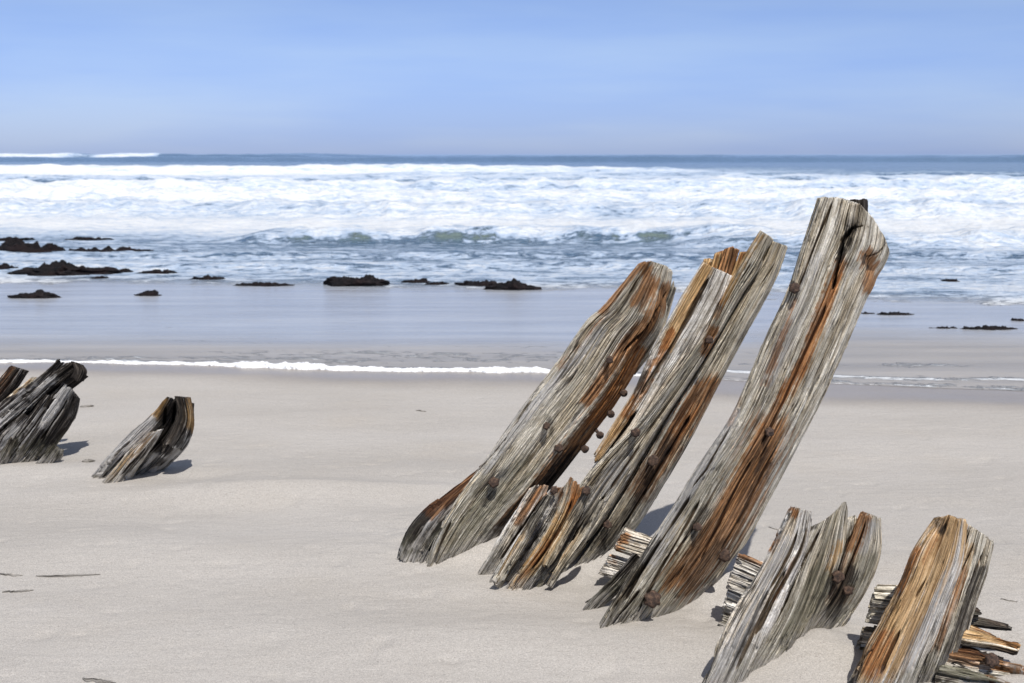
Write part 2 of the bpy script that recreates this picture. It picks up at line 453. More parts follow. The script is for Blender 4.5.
# table of foam cover, read down the picture at left, middle and right
FT = np.array([
 (150, 0, 0, 0), (160, .06, .02, .02), (164, .22, .10, .12), (166, .62, .25, .22), (169, 1.2, .70, .30), (175, 1.2, 1.0, .42), (180, .62, .66, .40),
 (186, .36, .40, .38), (191, .50, .44, .66), (197, 1.15, 1.0, 1.05), (206, 1.25, 1.0, 1.1), (211, .70, .52, .62), (218, .95, .80, .90), (226, 1.15, 1.2, 1.2), (234, .85, 1.15, 1.25),
 (240, .60, .95, 1.15), (244, .66, .66, .98), (250, .70, .58, .95), (256, .66, .54, .84), (264, .74, .62, .68), (272, .80, .70, .68), (280, .76, .76, .78),
 (286, .60, .66, .76), (290, .10, .62, .84), (295, .0, .45, .90), (299, 0, .0, .80), (306, 0, 0, .62), (313, 0, 0, .20), (318, 0, 0, 0), (330, 0, 0, 0), (420, 0, 0, 0)], float)
py_w = npy + 5.0 * (fbm(npx * 0.008, npy * 0.05, 41, 3) - 0.5) + np.where(npy > 240, 6.0, 0) * (fbm(npx * 0.02, npy * 0.0, 42, 3) - 0.5)
l_ = np.interp(py_w, FT[:, 0], FT[:, 1]); m_ = np.interp(py_w, FT[:, 0], FT[:, 2]); r_ = np.interp(py_w, FT[:, 0], FT[:, 3])
k = np.clip(npx / 512, 0, 2)
dens = np.where(k < 1, l_ * (1 - k) + m_ * k, m_ * (2 - k) + r_ * (k - 1))
zz = np.full_like(xx, WL)
zz = np.where(yy < 40, WL + np.clip(ground_z(xx, yy) + 0.006 - WL, 0, 0.2), zz)
zz = np.maximum(zz, ground_z(xx, yy) + 0.0015 + 0.0045 * sstep(0.0, 1.0, yy - e0))
zz = np.where(yy - e0 < 1.5, ground_z(xx, yy) + 0.0015 + 0.0045 * sstep(0.0, 1.0, yy - e0), zz)
green = np.zeros_like(xx)

def breaker(Yc, h, w_front, w_back, x0, x1, fade, seed, wig, rough, face=0.0, foam_on=0.0, dark_front=0.0):
    global zz, dens, green
    yc = Yc + wig * (fbm(xx / (Yc * 0.35), xx * 0 + seed, seed, 4) - 0.5) * 2
    d = yy - yc
    prof = np.where(d < 0, np.exp(-(d / w_front) ** 2), np.exp(-(d / w_back) ** 2))
    side = sstep(x0 - fade, x0, xx) * sstep(x1 + fade, x1, xx)
    hh = h * side * (0.7 + 0.6 * fbm(xx / (Yc * 0.12), xx * 0 + seed * 2.1, seed + 3, 4))
    lump = fbm(xx / (Yc * 0.02), yy / (Yc * 0.05), seed + 9, 4) - 0.5
    zz = zz + hh * prof * (1 + rough * lump)
    if foam_on:
        dens = np.maximum(dens, side * foam_on * np.where(d < 0, np.exp(-(d / (w_front * 1.6)) ** 2), np.exp(-(d / (w_back * 1.3)) ** 2)))
    if face:
        g = side * np.exp(-((d + w_front * 0.8) / (w_front * 0.5)) ** 2) * sstep(0.56, 0.70, fbm(xx / (Yc * 0.028), xx * 0 + seed, seed + 5, 3)) * face
        green = np.maximum(green, g)
        dens = dens * (1 - 0.6 * np.clip(g, 0, 1))
    if dark_front:
        dens = dens - dark_front * side * np.exp(-((d + w_front * 2.2) / (w_front * 1.0)) ** 2)

breaker(470, 1.65, 10, 40, -280, -95, 55, 3, 12, 0.5, foam_on=0.0)
breaker(500, 1.15, 12, 40, -80, 400, 60, 4, 30, 0.5)
breaker(290, 1.1, 8, 30, -400, 400, 30, 61, 20, 0.3)
breaker(112, 0.62, 3.0, 12, -90, 6, 20, 6, 5, 0.7, foam_on=1.0)
breaker(96, 0.32, 2.6, 9, -6, 70, 12, 7, 5, 0.6, foam_on=.6)
breaker(74, 0.42, 2.4, 8, -60, 60, 12, 8, 5, 0.8, foam_on=.85, dark_front=.3)
breaker(55, 0.55, 1.6, 6, -60, 60, 9, 9, 3.0, 0.9, foam_on=1.0, dark_front=.25)
breaker(44, 0.42, 1.2, 4, -50, 50, 8, 10, 2.4, 0.9, foam_on=.9, dark_front=.2)
breaker(35, 0.36, 1.0, 3.5, -40, 40, 8, 14, 2.0, 0.9, foam_on=.9)
breaker(24.6, 0.24, 0.5, 2.4, -4.0, 3.6, 2.0, 12, 0.7, 0.8, face=0.75, foam_on=.95, dark_front=.10)
breaker(23.6, 0.26, 0.6, 2.2, 4.8, 30, 2.5, 13, 0.9, 0.9, face=.35, foam_on=1.0)
breaker(20.9, 0.09, 0.35, 1.2, -30, 30, 2, 15, 0.8, 0.8)
breaker(18.6, 0.07, 0.25, 0.8, -30, 30, 2, 16, 0.7, 0.8)
# white caps of the far swell on the left
cap = np.exp(-((yy - 455) / 26) ** 2) * sstep(-205, -185, xx) * sstep(-98, -120, xx) * sstep(0.38, 0.5, fbm(xx / 26, xx * 0, 77, 2))
dens = np.maximum(dens, cap)
# chop everywhere in the sea, lumps in the broken water
amp = 0.05 * sstep(17, 26, yy) + 0.10 * sstep(60, 300, yy)
sc = 0.35 + yy * 0.012
zz = zz + amp * (fbm(xx / sc, yy / (sc * 1.4), 51, 4) - 0.5) * 2 * 0.6
zz = zz + 0.12 * dens * sstep(18, 34, yy) * (fbm(xx / (sc * 0.6), yy / (sc * 1.5), 57, 4) - 0.5)
# faint lines of spent foam in the swash
ln = sstep(0.55, 0.75, fbm(xx * 0.35, yy * 2.3, 63, 3)) * sstep(3.0, 1.2, yy - e0) * 0.42
ln2 = np.exp(-((yy - e0 - 0.10) / 0.14) ** 2) * 0.55
dens = np.maximum(dens, np.maximum(ln, ln2))
rightw = np.exp(-((yy - e0 - 0.45 - 0.5 * (fbm(xx * 0.8, xx * 0, 65, 3) - .5)) / 0.10) ** 2) * sstep(0.8, 1.6, xx) * .85
dens = np.maximum(dens, rightw)
dens = np.clip(dens, 0, 1.12)
silt = sstep(2.4, 0.3, yy - e0 - 1.8 * sstep(1.0, 3.0, xx) + 0.8 * (fbm(xx * 0.4, yy * 1.5, 81, 3) - .5))
shallow = sstep(316, 296, 0 * npy + 306) * 0 + sstep(283, 297, npy + 8.0 * (1 - np.clip(npx / 400, 0, 1)) - 14 * sstep(700, 950, npx))
# uv grows with the size of the water's features
sfun = 0.5 + yfull * 0.018
vv = np.concatenate([[0], np.cumsum(np.diff(yfull[:, 0]) / sfun[1:, 0])])[:, None] + 0 * xx
uvs = np.stack([xx / (sfun + 0 * xx) * 1.0, vv], -1).reshape(-1, 2)
sea = mesh_obj('sea_water', np.stack([xx, yy, zz], -1).reshape(-1, 3), grid_quads(NR, NC), SEA,
               attrs={'foam': dens.ravel(), 'green': green.ravel(), 'shallow': shallow.ravel(), 'silt': silt.ravel()}, uv=uvs)
tag(sea, 'blue sea with white breakers running up the beach', 'sea', kind='structure')

# the little bank of foam at the front of the swash
fx = np.linspace(-7.5, 2.6, 2600)
cy = edge_y(fx)
wid = 0.008 + 0.075 * fbm(fx * 2.3, fx * 0 + 4, 71, 5, 0.65)
wid = wid * (0.12 + 0.88 * sstep(0.9, 0.0, fx - 0.35)) * (0.75 + 0.5 * sstep(0.25, 0.5, fbm(fx * 1.1, fx * 0, 72, 3)))
ang = np.linspace(0, math.pi, 15)
FXx = fx[:, None] + 0 * ang[None]
off = np.cos(ang)[None] * wid[:, None]
lump = 0.35 + 1.3 * fbm(FXx * 16, off * 36, 73, 4, 0.6)
FY = cy[:, None] - off * lump + 0.02
FZ = np.maximum(ground_z(FXx, FY), 0 * FY - 1) - 0.004 + (np.sin(ang)[None] * (wid[:, None] * 0.42 + 0.003)) * lump
fo = mesh_obj('swash_foam', np.stack([FXx, FY, FZ], -1).reshape(-1, 3), grid_quads(len(fx), len(ang)), FOAM)
tag(fo, 'white line of bubbling foam at the edge of the swash', 'foam', kind='stuff')

# ------------------------------------------------------------------ timbers
def resample(pts, n):
    """even arc-length Catmull-Rom through the stations"""
    pts = np.asarray(pts, float)
    P = np.vstack([2 * pts[0] - pts[1], pts, 2 * pts[-1] - pts[-2]])
    out = []
    for i in range(1, len(P) - 2):
        tt = np.linspace(0, 1, 24, endpoint=False)[:, None]
        p0, p1, p2, p3 = P[i - 1], P[i], P[i + 1], P[i + 2]
        out.append(0.5 * ((2 * p1) + (-p0 + p2) * tt + (2 * p0 - 5 * p1 + 4 * p2 - p3) * tt ** 2 + (-p0 + 3 * p1 - 3 * p2 + p3) * tt ** 3))
    out.append(pts[-1:])
    D = np.vstack(out)
    mid = (D[:, :3] + D[:, 3:6]) / 2
    s = np.concatenate([[0], np.cumsum(np.linalg.norm(np.diff(mid, axis=0), axis=1))])
    return D, s

def seg_dist(px, py, pl):
    """distance in photo px to a polyline, with the fraction run along it"""
    best = np.full(px.shape, 1e9)
    for (x0, y0), (x1, y1) in zip(pl[:-1], pl[1:]):
        dx, dy = x1 - x0, y1 - y0
        t = np.clip(((px - x0) * dx + (py - y0) * dy) / (dx * dx + dy * dy + 1e-9), 0, 1)
        best = np.minimum(best, np.hypot(px - x0 - t * dx, py - y0 - t * dy))
    return best

SEC_BOX = [(-1, 0.0), (-0.82, 0.42), (0.35, 0.60), (1.0, 0.05), (0.8, -0.55), (-0.7, -0.5)]
STRANDS = {}

def strand(root, name, st, YL, YR, thick, mat=None, sec=None, seed=1, top=0.02, bot=0.02, topf=None,
           grain=0.0035, gfreq=75, cracks=(), dents=(), stains=(), rnd=5, nu=None, step=0.0045, ztint=0.10, taper=0.0, slab=0.006, twist=0.0, knots=0.010, splint=28, crk=0.5, dust=0.22):
    """One piece of timber swept through stations (left px, left py, right px, right py).
    The ends are broken across the grain, the faces are scored along it, cracks / dents are cut in, stains are stored."""
    if sec is None: sec = SEC_BOX
    mat = mat or WOOD
    q0, q1 = np.array(st[0][:4], float), np.array(st[1][:4], float)
    ml = math.hypot(*(q0 - q1)[:2]) + 1e-6
    st = [tuple(q0 + (q0 - q1) / ml * min(4.5, ml * 0.3)) + tuple(st[0][4:])] + list(st[1:])
    S = []
    for i, s in enumerate(st):
        yl = s[4] if len(s) > 4 else YL; yr = s[5] if len(s) > 5 else YR
        S.append(np.concatenate([at(s[0], s[1], yl), at(s[2], s[3], yr)]))
    D, sl = resample(S, 0)
    L = sl[-1]
    # section outline, rounded
    sp = np.array(sec + [sec[0]], float)
    wmean = np.mean(np.linalg.norm(D[:, 3:6] - D[:, :3], axis=1)) / 2
    seglen = np.hypot(np.diff(sp[:, 0]) * wmean, np.diff(sp[:, 1]) * thick)
    per = seglen.sum()
    if nu is None: nu = int(np.clip(per / 0.0017, 60, 520))
    nrw = int(np.clip(L / step, 30, 420))
    cum = np.concatenate([[0], np.cumsum(seglen)]) / per
    uu = np.arange(nu) / nu
    a = np.interp(uu, cum, sp[:, 0]); b = np.interp(uu, cum, sp[:, 1])
    kr = max(1, int(nu * 0.006 * rnd)); ker = np.hanning(2 * kr + 1); ker /= ker.sum()
    def cs(v): return np.convolve(np.concatenate([v[-kr:], v, v[:kr]]), ker, 'valid')
    a2, b2 = cs(a), cs(b)
    a2 = a2 / max(a2.max(), -a2.min())
    # station lookups
    def look(s):
        j = np.stack([np.interp(s, sl, D[:, k]) for k in range(6)], -1)
        return j[..., :3], j[..., 3:6]
    ds = 0.02
    def frame(s):
        Lp, Rp = look(s)
        La, Ra = look(np.clip(s - ds, 0, L)); Lb, Rb = look(np.clip(s + ds, 0, L))
        ax = (Lb + Rb) - (La + Ra)
        ax /= np.linalg.norm(ax, axis=-1, keepdims=True)
        W = (Rp - Lp) / 2
        # the thickness runs from front to back of the row
        n = np.array([0, 0, EYE]) - (Lp + Rp) / 2
        n /= np.linalg.norm(n, axis=-1, keepdims=True)
        return (Lp + Rp) / 2, W, n, ax
    def endtop(A, B):
        v = top * 1.6 * (fbm(A * wmean * splint + seed, B * thick * splint, seed + 2, 3) - 0.35)
        if topf is not None: v = v + np.interp(A, [p[0] for p in topf], [p[1] for p in topf])
        return np.clip(v, 0, L * 0.8)
    def endbot(A, B):
        return L - np.clip(bot * 1.8 * (fbm(A * wmean * splint * 1.3 + seed * 3, B * thick * splint, seed + 7, 3) - 0.25), 0, L * 0.6)
    tt = np.linspace(0, 1, nrw)[:, None]
    A = a2[None, :] + 0 * tt; B = b2[None, :] + 0 * tt
    s_ = endtop(A, B) * (1 - tt) + endbot(A, B) * tt
    ncap = 14
    rr = np.linspace(0, 1, ncap + 1)[:-1][:, None]
    rr = rr ** 0.8 * 0.999 + 0.001
    At = a2[None] * rr; Bt = b2[None] * rr
    st_ = endtop(At, Bt) - 0.0
    Ab = a2[None] * rr[::-1]; Bb = b2[None] * rr[::-1]
    sb_ = endbot(Ab, Bb)
    A = np.vstack([At, A, Ab]); B = np.vstack([Bt, B, Bb]); s_ = np.vstack([st_, s_, sb_])
    side = np.vstack([rr ** 6 * np.ones_like(At), np.ones((nrw, nu)), rr[::-1] ** 6 * np.ones_like(Ab)])
    U = np.vstack([np.tile(uu * per, (len(A), 1))])
    C, W, N, AX = frame(s_)
    tk = 1.0 if not taper else 0.25 + 0.75 * sstep(-0.02, taper, s_)
    P = C + W * A[..., None] + N * (B * thick * tk)[..., None]
    # outward direction in the section
    wl_ = np.linalg.norm(W, axis=-1, keepdims=True); Wn = W / wl_
    ta = np.roll(a2, -1) - np.roll(a2, 1); tb = np.roll(b2, -1) - np.roll(b2, 1)
    na, nb = tb * thick, -ta * wmean
    sgn = np.sign(np.sum(na * a2 * wmean + nb * b2 * thick)); na, nb = na * sgn, nb * sgn
    nl = np.hypot(na, nb) + 1e-9; na, nb = na / nl, nb / nl
    na, nb = cs(na), cs(nb)
    O = Wn * na[None, :, None] + N * nb[None, :, None]
    # wavy grain
    wv = 0.008 * (fbm(s_ * 2.0, U * 4, seed + 20, 3) - 0.5) + 0.05 * twist * s_
    gu = U + wv
    g1 = fbm(gu * gfreq, s_ * 2.6, seed + 30, 3, 0.6)
    g2 = 1 - np.abs(2 * fbm(gu * gfreq * 0.42, s_ * 1.7, seed + 31, 3) - 1)
    ph = gu * gfreq + 2.0 * (fbm(gu * 22, s_ * 0.6, seed + 60, 3) - 0.5) * 2
    fr = np.abs(np.mod(ph, 1.0) - 0.5) * 2
    gmod = sstep(0.35, 0.65, fbm(gu * 30, s_ * 2.2, seed + 61, 3))
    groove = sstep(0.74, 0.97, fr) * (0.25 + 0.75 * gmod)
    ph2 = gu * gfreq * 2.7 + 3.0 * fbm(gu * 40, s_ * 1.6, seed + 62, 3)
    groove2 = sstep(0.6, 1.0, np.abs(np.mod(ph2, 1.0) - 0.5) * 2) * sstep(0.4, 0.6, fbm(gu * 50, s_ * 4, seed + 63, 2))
    st1 = np.floor(ph + 0.5)
    pits = sstep(0.62, 0.78, fbm(gu * 110, s_ * 45, seed + 95, 3)) * sstep(0.45, 0.6, fbm(gu * 12, s_ * 6, seed + 96, 2))
    br1 = np.floor(s_ * 7.0 + 5.0 * _h(st1, st1 * 0, seed + 80) + 0.6 * (fbm(gu * 120, s_ * 20, seed + 81, 2) - 0.5))
    strip1 = _h(st1, br1, seed + 82) - 0.5
    ph3 = gu * gfreq * 0.36 + 1.2 * (fbm(gu * 12, s_ * 0.6, seed + 83, 3) - 0.5) * 2
    st2 = np.floor(ph3)
    br2 = np.floor(s_ * 4.0 + 5.0 * _h(st2, st2 * 0, seed + 84) + 0.9 * (fbm(gu * 90, s_ * 14, seed + 85, 3) - 0.5))
    strip2 = _h(st2, br2, seed + 86) - 0.5
    tone = 0.5 + 0.35 * strip1 + 0.45 * strip2
    stripmask = sstep(0.40, 0.60, fbm(gu * 9, s_ * 2.0, seed + 87, 3))
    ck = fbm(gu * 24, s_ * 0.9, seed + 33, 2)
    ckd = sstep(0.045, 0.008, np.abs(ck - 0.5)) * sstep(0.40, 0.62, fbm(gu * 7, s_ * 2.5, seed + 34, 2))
    big = fbm(gu * 14, s_ * 1.1, seed + 35, 3) - 0.5
    coarse = fbm(s_ * 8, U * 9, seed + 36, 3) - 0.5
    knots = knots * 0.62
    grain = grain * 1.15
    disp = 0.004 + grain * (g1 - 0.6) * 1.4 - grain * 1.0 * groove - grain * 0.35 * groove2 - grain * 0.8 * sstep(0.9, 1.0, g2) - crk * 0.030 * ckd + knots * big + knots * 0.35 * coarse
    # more ragged near both ends
    endk = np.exp(-s_ / 0.05) + np.exp(-(L - s_) / 0.10)
    disp = disp + grain * 0.7 * strip1 * (0.4 + stripmask) + slab * strip2 * (0.25 + stripmask)
    disp = disp - 0.004 * pits + 0.0022 * (fbm(gu * 160, s_ * 60, seed + 97, 3) - 0.5)
    disp = disp + endk * 0.012 * (fbm(gu * 60, s_ * 8, seed + 40, 3) - 0.62)
    near = sstep(0.16, 0.0, P[..., 2] - ground_z(P[..., 0], P[..., 1])) * (0.4 + sstep(0.4, 0.6, fbm(U * 6, s_ * 3, seed + 90, 2)))
    disp = disp - near * (0.050 * np.clip(strip2 + 0.15, 0, 1) + 0.040 * np.clip(strip1, 0, 1) + 0.006 * groove)
    ppx, ppy = proj(P)
    front = sstep(-0.25, 0.05, B + 0.0 * A) * (side > 0.5) + (side <= 0.5)
    nzp = fbm(ppx * 0.25, ppy * 0.25, seed + 50, 3) - 0.5
    strk = fbm(gu * 95, s_ * 1.3, seed + 56, 3)
    grn = fbm(gu * 40, s_ * 5, seed + 55, 3) - 0.5
    Ug = U + 0 * s_
    crk_dark = np.zeros_like(s_)
    okf = (B > 0.0) & (side > 0.5)
    for (pl, r, dep) in cracks:      # sharp splits that follow the grain
        q = []
        for (cx, cy) in pl:
            dd = np.hypot(ppx - cx, ppy - cy) + np.where(okf, 0, 1e6)
            i = np.unravel_index(np.argmin(dd), dd.shape)
            q.append((s_[i], Ug[i]))
        q.sort()
        q = np.array(q)
        if q[-1, 0] - q[0, 0] < 0.01: continue
        Uc = np.interp(s_, q[:, 0], q[:, 1]) + 0.004 * (fbm(s_ * 14, s_ * 0 + seed, seed + 71, 3) - 0.5) * 2
        taper_ = sstep(q[0, 0] - 0.012, q[0, 0] + 0.03, s_) * sstep(q[-1, 0] + 0.012, q[-1, 0] - 0.03, s_)
        wd = r * 0.0034 * taper_ * (0.6 + 0.8 * fbm(s_ * 9, s_ * 0 + seed * 2, seed + 72, 2)) + 1e-5
        disp = disp - side * dep * sstep(wd * 1.25, wd * 0.45, np.abs(Ug - Uc)) * sstep(0, 0.4, taper_)
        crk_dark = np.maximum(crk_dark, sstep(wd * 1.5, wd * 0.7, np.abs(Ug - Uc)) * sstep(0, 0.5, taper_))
    for (pl, r, dep) in dents:       # soft hollows (negative depth = swelling)
        d = seg_dist(ppx, ppy, pl) + 2.0 * nzp
        disp = disp - front * dep * np.exp(-(d / r) ** 2)
    P = P + O * (disp * side)[..., None]
    mk = np.zeros(P.shape[:2] + (3,)); mk2 = np.zeros_like(mk)
    chan = {'rust': (mk, 0), 'ochre': (mk, 1), 'dark': (mk, 2), 'green': (mk2, 0), 'pale': (mk2, 1)}
    for (kind, pl, r, w) in stains:
        d = seg_dist(ppx, ppy, pl) + 5 * nzp + 7 * grn + 1.5 * r * (strk - 0.5)
        arr, c = chan[kind]
        arr[..., c] = np.maximum(arr[..., c], w * sstep(r * 1.6, r * 0.1, d))
    gz = ground_z(P[..., 0], P[..., 1])
    hz = P[..., 2] - gz
    mk2[..., 0] = np.maximum(mk2[..., 0], 0.55 * sstep(ztint * 2.6, ztint * 0.4, hz + 0.08 * nzp))
    mk2[..., 2] = 1.0 * sstep(dust * 0.50, 0.0, hz + 0.09 * nzp + 0.05 * grn) ** 1.5
    uv = np.stack([gu + seed * 1.37, s_ + seed * 0.71], -1)
    capuv = np.stack([A * wmean + seed, B * thick * 0.8 + 0.3 * A * wmean], -1)
    uv = np.where((side > 0.5)[..., None], uv, capuv)
    o = mesh_obj(name, P.reshape(-1, 3), grid_quads(len(A), nu, True), mat, root,
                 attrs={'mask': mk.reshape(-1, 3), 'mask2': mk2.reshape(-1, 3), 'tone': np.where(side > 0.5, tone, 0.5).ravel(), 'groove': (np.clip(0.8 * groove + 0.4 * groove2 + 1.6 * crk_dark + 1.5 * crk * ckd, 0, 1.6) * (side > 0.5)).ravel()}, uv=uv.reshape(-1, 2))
    STRANDS.setdefault(root.name, []).append((P.reshape(-1, 3), np.tile(np.array(N.reshape(-1, 3)), 1), ppx.ravel(), ppy.ravel()))
    return o

def lumpy_lathe(name, prof, M, root, seed, mat=None, rough=0.10, nseg=28, sides=0):
    """turned shape with a rusty uneven skin; prof = [(radius, height)] along local z; M = 4x4 to world"""
    pr = []
    for (r0, h0), (r1, h1) in zip(prof[:-1], prof[1:]):
        for k in np.linspace(0, 1, 4, endpoint=False): pr.append((r0 + (r1 - r0) * k, h0 + (h1 - h0) * k))
    pr.append(prof[-1]); pr = np.array(pr)
    th = np.arange(nseg) / nseg * 2 * math.pi
    R = pr[:, 0:1] * (1 + rough * 2 * (fbm(np.cos(th)[None] * 2 + seed, np.sin(th)[None] * 2 + pr[:, 1:2] * 60, seed, 3) - 0.5))
    if sides: R = R * (1 - 0.07 * np.cos(th[None] * sides))
    V = np.stack([R * np.cos(th), R * np.sin(th), pr[:, 1:2] + 0 * R], -1).reshape(-1, 3)
    M = np.array(M)
    V = V @ M[:3, :3].T + M[:3, 3]
    return mesh_obj(name, V, grid_quads(len(pr), nseg, True), mat or RUST, root)

def axis_matrix(pos, z):
    q = Vector(z).normalized().to_track_quat('Z', 'Y').to_matrix().to_4x4()
    q.translation = Vector(pos)
    return q

def surface(root, px, py):
    best = None
    for (P, N, x, y) in STRANDS[root.name]:
        m = np.where(np.hypot(x - px, y - py) < 3.0)[0]
        if len(m):
            i = m[np.argmin(P[m, 1])]
            if best is None or P[i, 1] < best[0][1]: best = (P[i], N[i])
    return best

def bolt(root, px, py, r=0.014, out=0.018, seed=0, ax=None, name='bolt', label=None):
    s = surface(root, px, py)
    if s is None: print('no surface', root.name, px, py); return
    p, n = s
    z = np.array(ax, float) if ax is not None else n + np.array([0.10, 0, -0.12])
    z = z / np.linalg.norm(z)
    M = axis_matrix(p, z)
    o = lumpy_lathe(name, [(0.0005, -0.03), (r * 0.55, -0.03), (r * 0.55, out * 0.35), (r * 1.0, out * 0.45), (r * 1.08, out * 0.8), (r * 0.8, out * 1.05), (0.0005, out * 1.1)], M, root, seed + 3, rough=0.28, sides=6)
    if label: o['label'] = label
    return o

G_RIBS = 'weathered ribs of a wrecked ship'
def root_at(name, label, px, py, cat='ship timber'):
    return thing(name, label, cat, on_ground(px, py), G_RIBS)

# ---- first tall rib: the shortest of the three
t1 = root_at('ship_rib', 'shortest of the three tall ribs, with a row of bolts sticking out its right edge', 450, 575)
strand(t1, 'timber_face', [(640, 262, 673, 272), (606, 304, 664, 320), (586, 322, 646, 352), (556, 366, 621, 396), (526, 404, 590, 438), (486, 460, 553, 486),
       (458, 498, 516, 530), (436, 534, 486, 568), (421, 572, 456, 606), (400, 610, 432, 642)], 4.80, 5.02, 0.17,
       sec=[(-1, 0.0), (-0.80, 0.50), (0.48, 0.62), (0.98, 0.05), (0.8, -0.55), (-0.7, -0.5)], seed=1, top=0.030, bot=0.03,
       topf=[(-1, 0.012), (-0.4, 0.0), (0.3, 0.0), (1, 0.012)], gfreq=80, grain=0.0042, twist=0.1,
       cracks=[([(668, 290), (655, 312), (640, 335), (622, 352)], 3.0, 0.030), ([(532, 400), (505, 440), (470, 480)], 2.0, 0.02),
               ([(640, 276), (628, 296)], 2, 0.012), ([(560, 470), (520, 515)], 2.5, 0.02), ([(425, 520), (405, 555)], 3, 0.03), ([(437, 520), (420, 570)], 2.5, 0.03), ([(452, 520), (430, 575)], 2, 0.02)],
       dents=[([(500, 478), (480, 500)], 7, 0.016), ([(617, 352), (640, 322)], 6, 0.010), ([(660, 290), (668, 300)], 5, 0.012)],
       stains=[('rust', [(643, 262), (650, 285), (636, 300)], 10, 0.9), ('rust', [(636, 270), (604, 312)], 6, 0.75), ('rust', [(601, 318), (560, 368)], 3.5, 0.55), ('rust', [(668, 290), (650, 325), (628, 345), (610, 368), (588, 400)], 9, 0.95),
               ('ochre', [(640, 352), (620, 385), (598, 415)], 14, 0.65), ('rust', [(640, 352), (605, 400), (575, 440), (540, 480)], 8, 0.95), ('rust', [(640, 360), (612, 402), (590, 436), (548, 480), (500, 530)], 10, 1.15),
               ('dark', [(575, 458), (560, 475), (520, 515), (490, 540)], 12, 1.0), ('dark', [(498, 480), (484, 504)], 5, 0.6), ('dark', [(400, 545), (412, 572)], 12, 0.5), ('green', [(520, 470), (440, 560)], 26, 0.6),
               ('pale', [(600, 330), (540, 400), (480, 465)], 9, 0.7), ('pale', [(450, 500), (430, 545)], 8, 0.8), ('rust', [(480, 465), (420, 515)], 5, 0.4), ('dark', [(549, 418), (552, 436)], 4, 0.6)])
strand(t1, 'splinter', [(488, 462, 496, 470), (454, 487, 474, 502), (424, 513, 450, 534), (404, 538, 436, 562), (392, 566, 424, 592)], 4.84, 4.82, 0.10, seed=91, top=0.03, bot=0.10,
       knots=0.02, slab=0.022, gfreq=60, mat=WOOD_DARK, stains=[('rust', [(482, 462), (430, 512)], 8, 0.9), ('pale', [(440, 510), (415, 545)], 5, 0.6)], grain=0.005)
strand(t1, 'splinter', [(672, 285, 675, 292), (661, 312, 667, 318), (646, 340, 655, 346), (628, 368, 634, 376)], 5.02, 5.06, 0.045, seed=92, top=0.02, bot=0.02, knots=0.008,
       stains=[('dark', [(670, 290), (664, 304)], 5, 0.8)])
for i, (x, y, r) in enumerate([(611, 357, 0.013), (549, 427, 0.013), (561, 449, 0.017), (496, 483, 0.019), (605, 356, 0.0)]):
    if r: bolt(t1, x, y, r, 0.022, i * 5 + 1)
for i, (x, y, x2, y2) in enumerate([(615, 384, 624, 393), (601, 405, 611, 414), (591, 424, 600, 435), (575, 441, 585, 449), (528, 484, 534, 486)]):
    p0, p1 = at(x, y, 5.02), at(x2, y2, 4.98)
    z = (p1 - p0); ln_ = np.linalg.norm(z)
    lumpy_lathe('bolt', [(0.0005, -0.02), (0.0075, -0.02), (0.0065, ln_ - 0.012), (0.014, ln_ - 0.008), (0.016, ln_ + 0.004), (0.010, ln_ + 0.012), (0.0005, ln_ + 0.013)], axis_matrix(p0, z), t1, i + 40, rough=0.25)

# ---- second tall rib: split lengthwise, with a sawn shoulder
t2 = root_at('ship_rib', 'middle of the three tall ribs, split lengthwise, with broken orange wood at its shoulder', 560, 580)
SB = [(-1, 0.0), (-0.85, 0.5), (0.80, 0.52), (1.0, 0.0), (0.85, -0.5), (-0.85, -0.5)]
strand(t2, 'timber_half', [(768, 244, 786, 251), (757, 264, 777, 276), (739, 292, 764, 302), (713, 336, 742, 342), (687, 377, 716, 390), (658, 422, 692, 436), (626, 478, 662, 487),
       (596, 524, 634, 532), (570, 558, 604, 574), (542, 596, 576, 612)], 4.80, 4.95, 0.15, sec=[(-1, -0.3), (-0.62, -0.1), (-0.50, 0.5), (0.66, 0.56), (1.0, 0.0), (0.8, -0.5), (-0.85, -0.5)], seed=2, top=0.010, bot=0.02, gfreq=80, knots=0.006,
       stains=[('rust', [(712, 386), (680, 430), (640, 490)], 14, 0.85), ('dark', [(668, 440), (640, 495), (600, 545)], 12, 0.7), ('dark', [(700, 390), (668, 430)], 4, 0.5), ('rust', [(700, 385), (662, 450)], 8, 0.9), ('ochre', [(690, 410), (655, 470)], 12, 0.6)],
       cracks=[([(775, 262), (760, 285)], 1.5, 0.012), ([(690, 415), (655, 475), (620, 530)], 2.5, 0.025)], dents=[([(657, 462), (652, 470)], 8, -0.012)])
strand(t2, 'timber_half', [(758, 234, 772, 242), (742, 260, 762, 266), (727, 288, 742, 296), (704, 334, 716, 340), (676, 374, 690, 381), (642, 418, 660, 427), (602, 458, 628, 480),
       (577, 490, 600, 526), (548, 536, 574, 562), (516, 578, 546, 602), (490, 612, 518, 636)], 4.70, 4.80, 0.14, sec=SB, seed=3, top=0.010, bot=0.02, gfreq=85, knots=0.007,
       stains=[('ochre', [(757, 236), (735, 270), (722, 300)], 6, 0.8), ('rust', [(722, 292), (716, 318)], 4, 0.6), ('pale', [(620, 470), (560, 540)], 12, 0.7), ('green', [(590, 520), (530, 580)], 15, 0.7), ('rust', [(713, 332), (706, 352)], 7, 0.9), ('dark', [(585, 530), (520, 590)], 7, 0.5)],
       cracks=[([(752, 262), (728, 302)], 1.5, 0.012), ([(640, 445), (610, 490)], 1.5, 0.012), ([(605, 495), (560, 555)], 1.8, 0.018)], dents=[([(770, 252), (766, 259)], 4, 0.02), ([(718, 310), (705, 340)], 4, 0.01)])
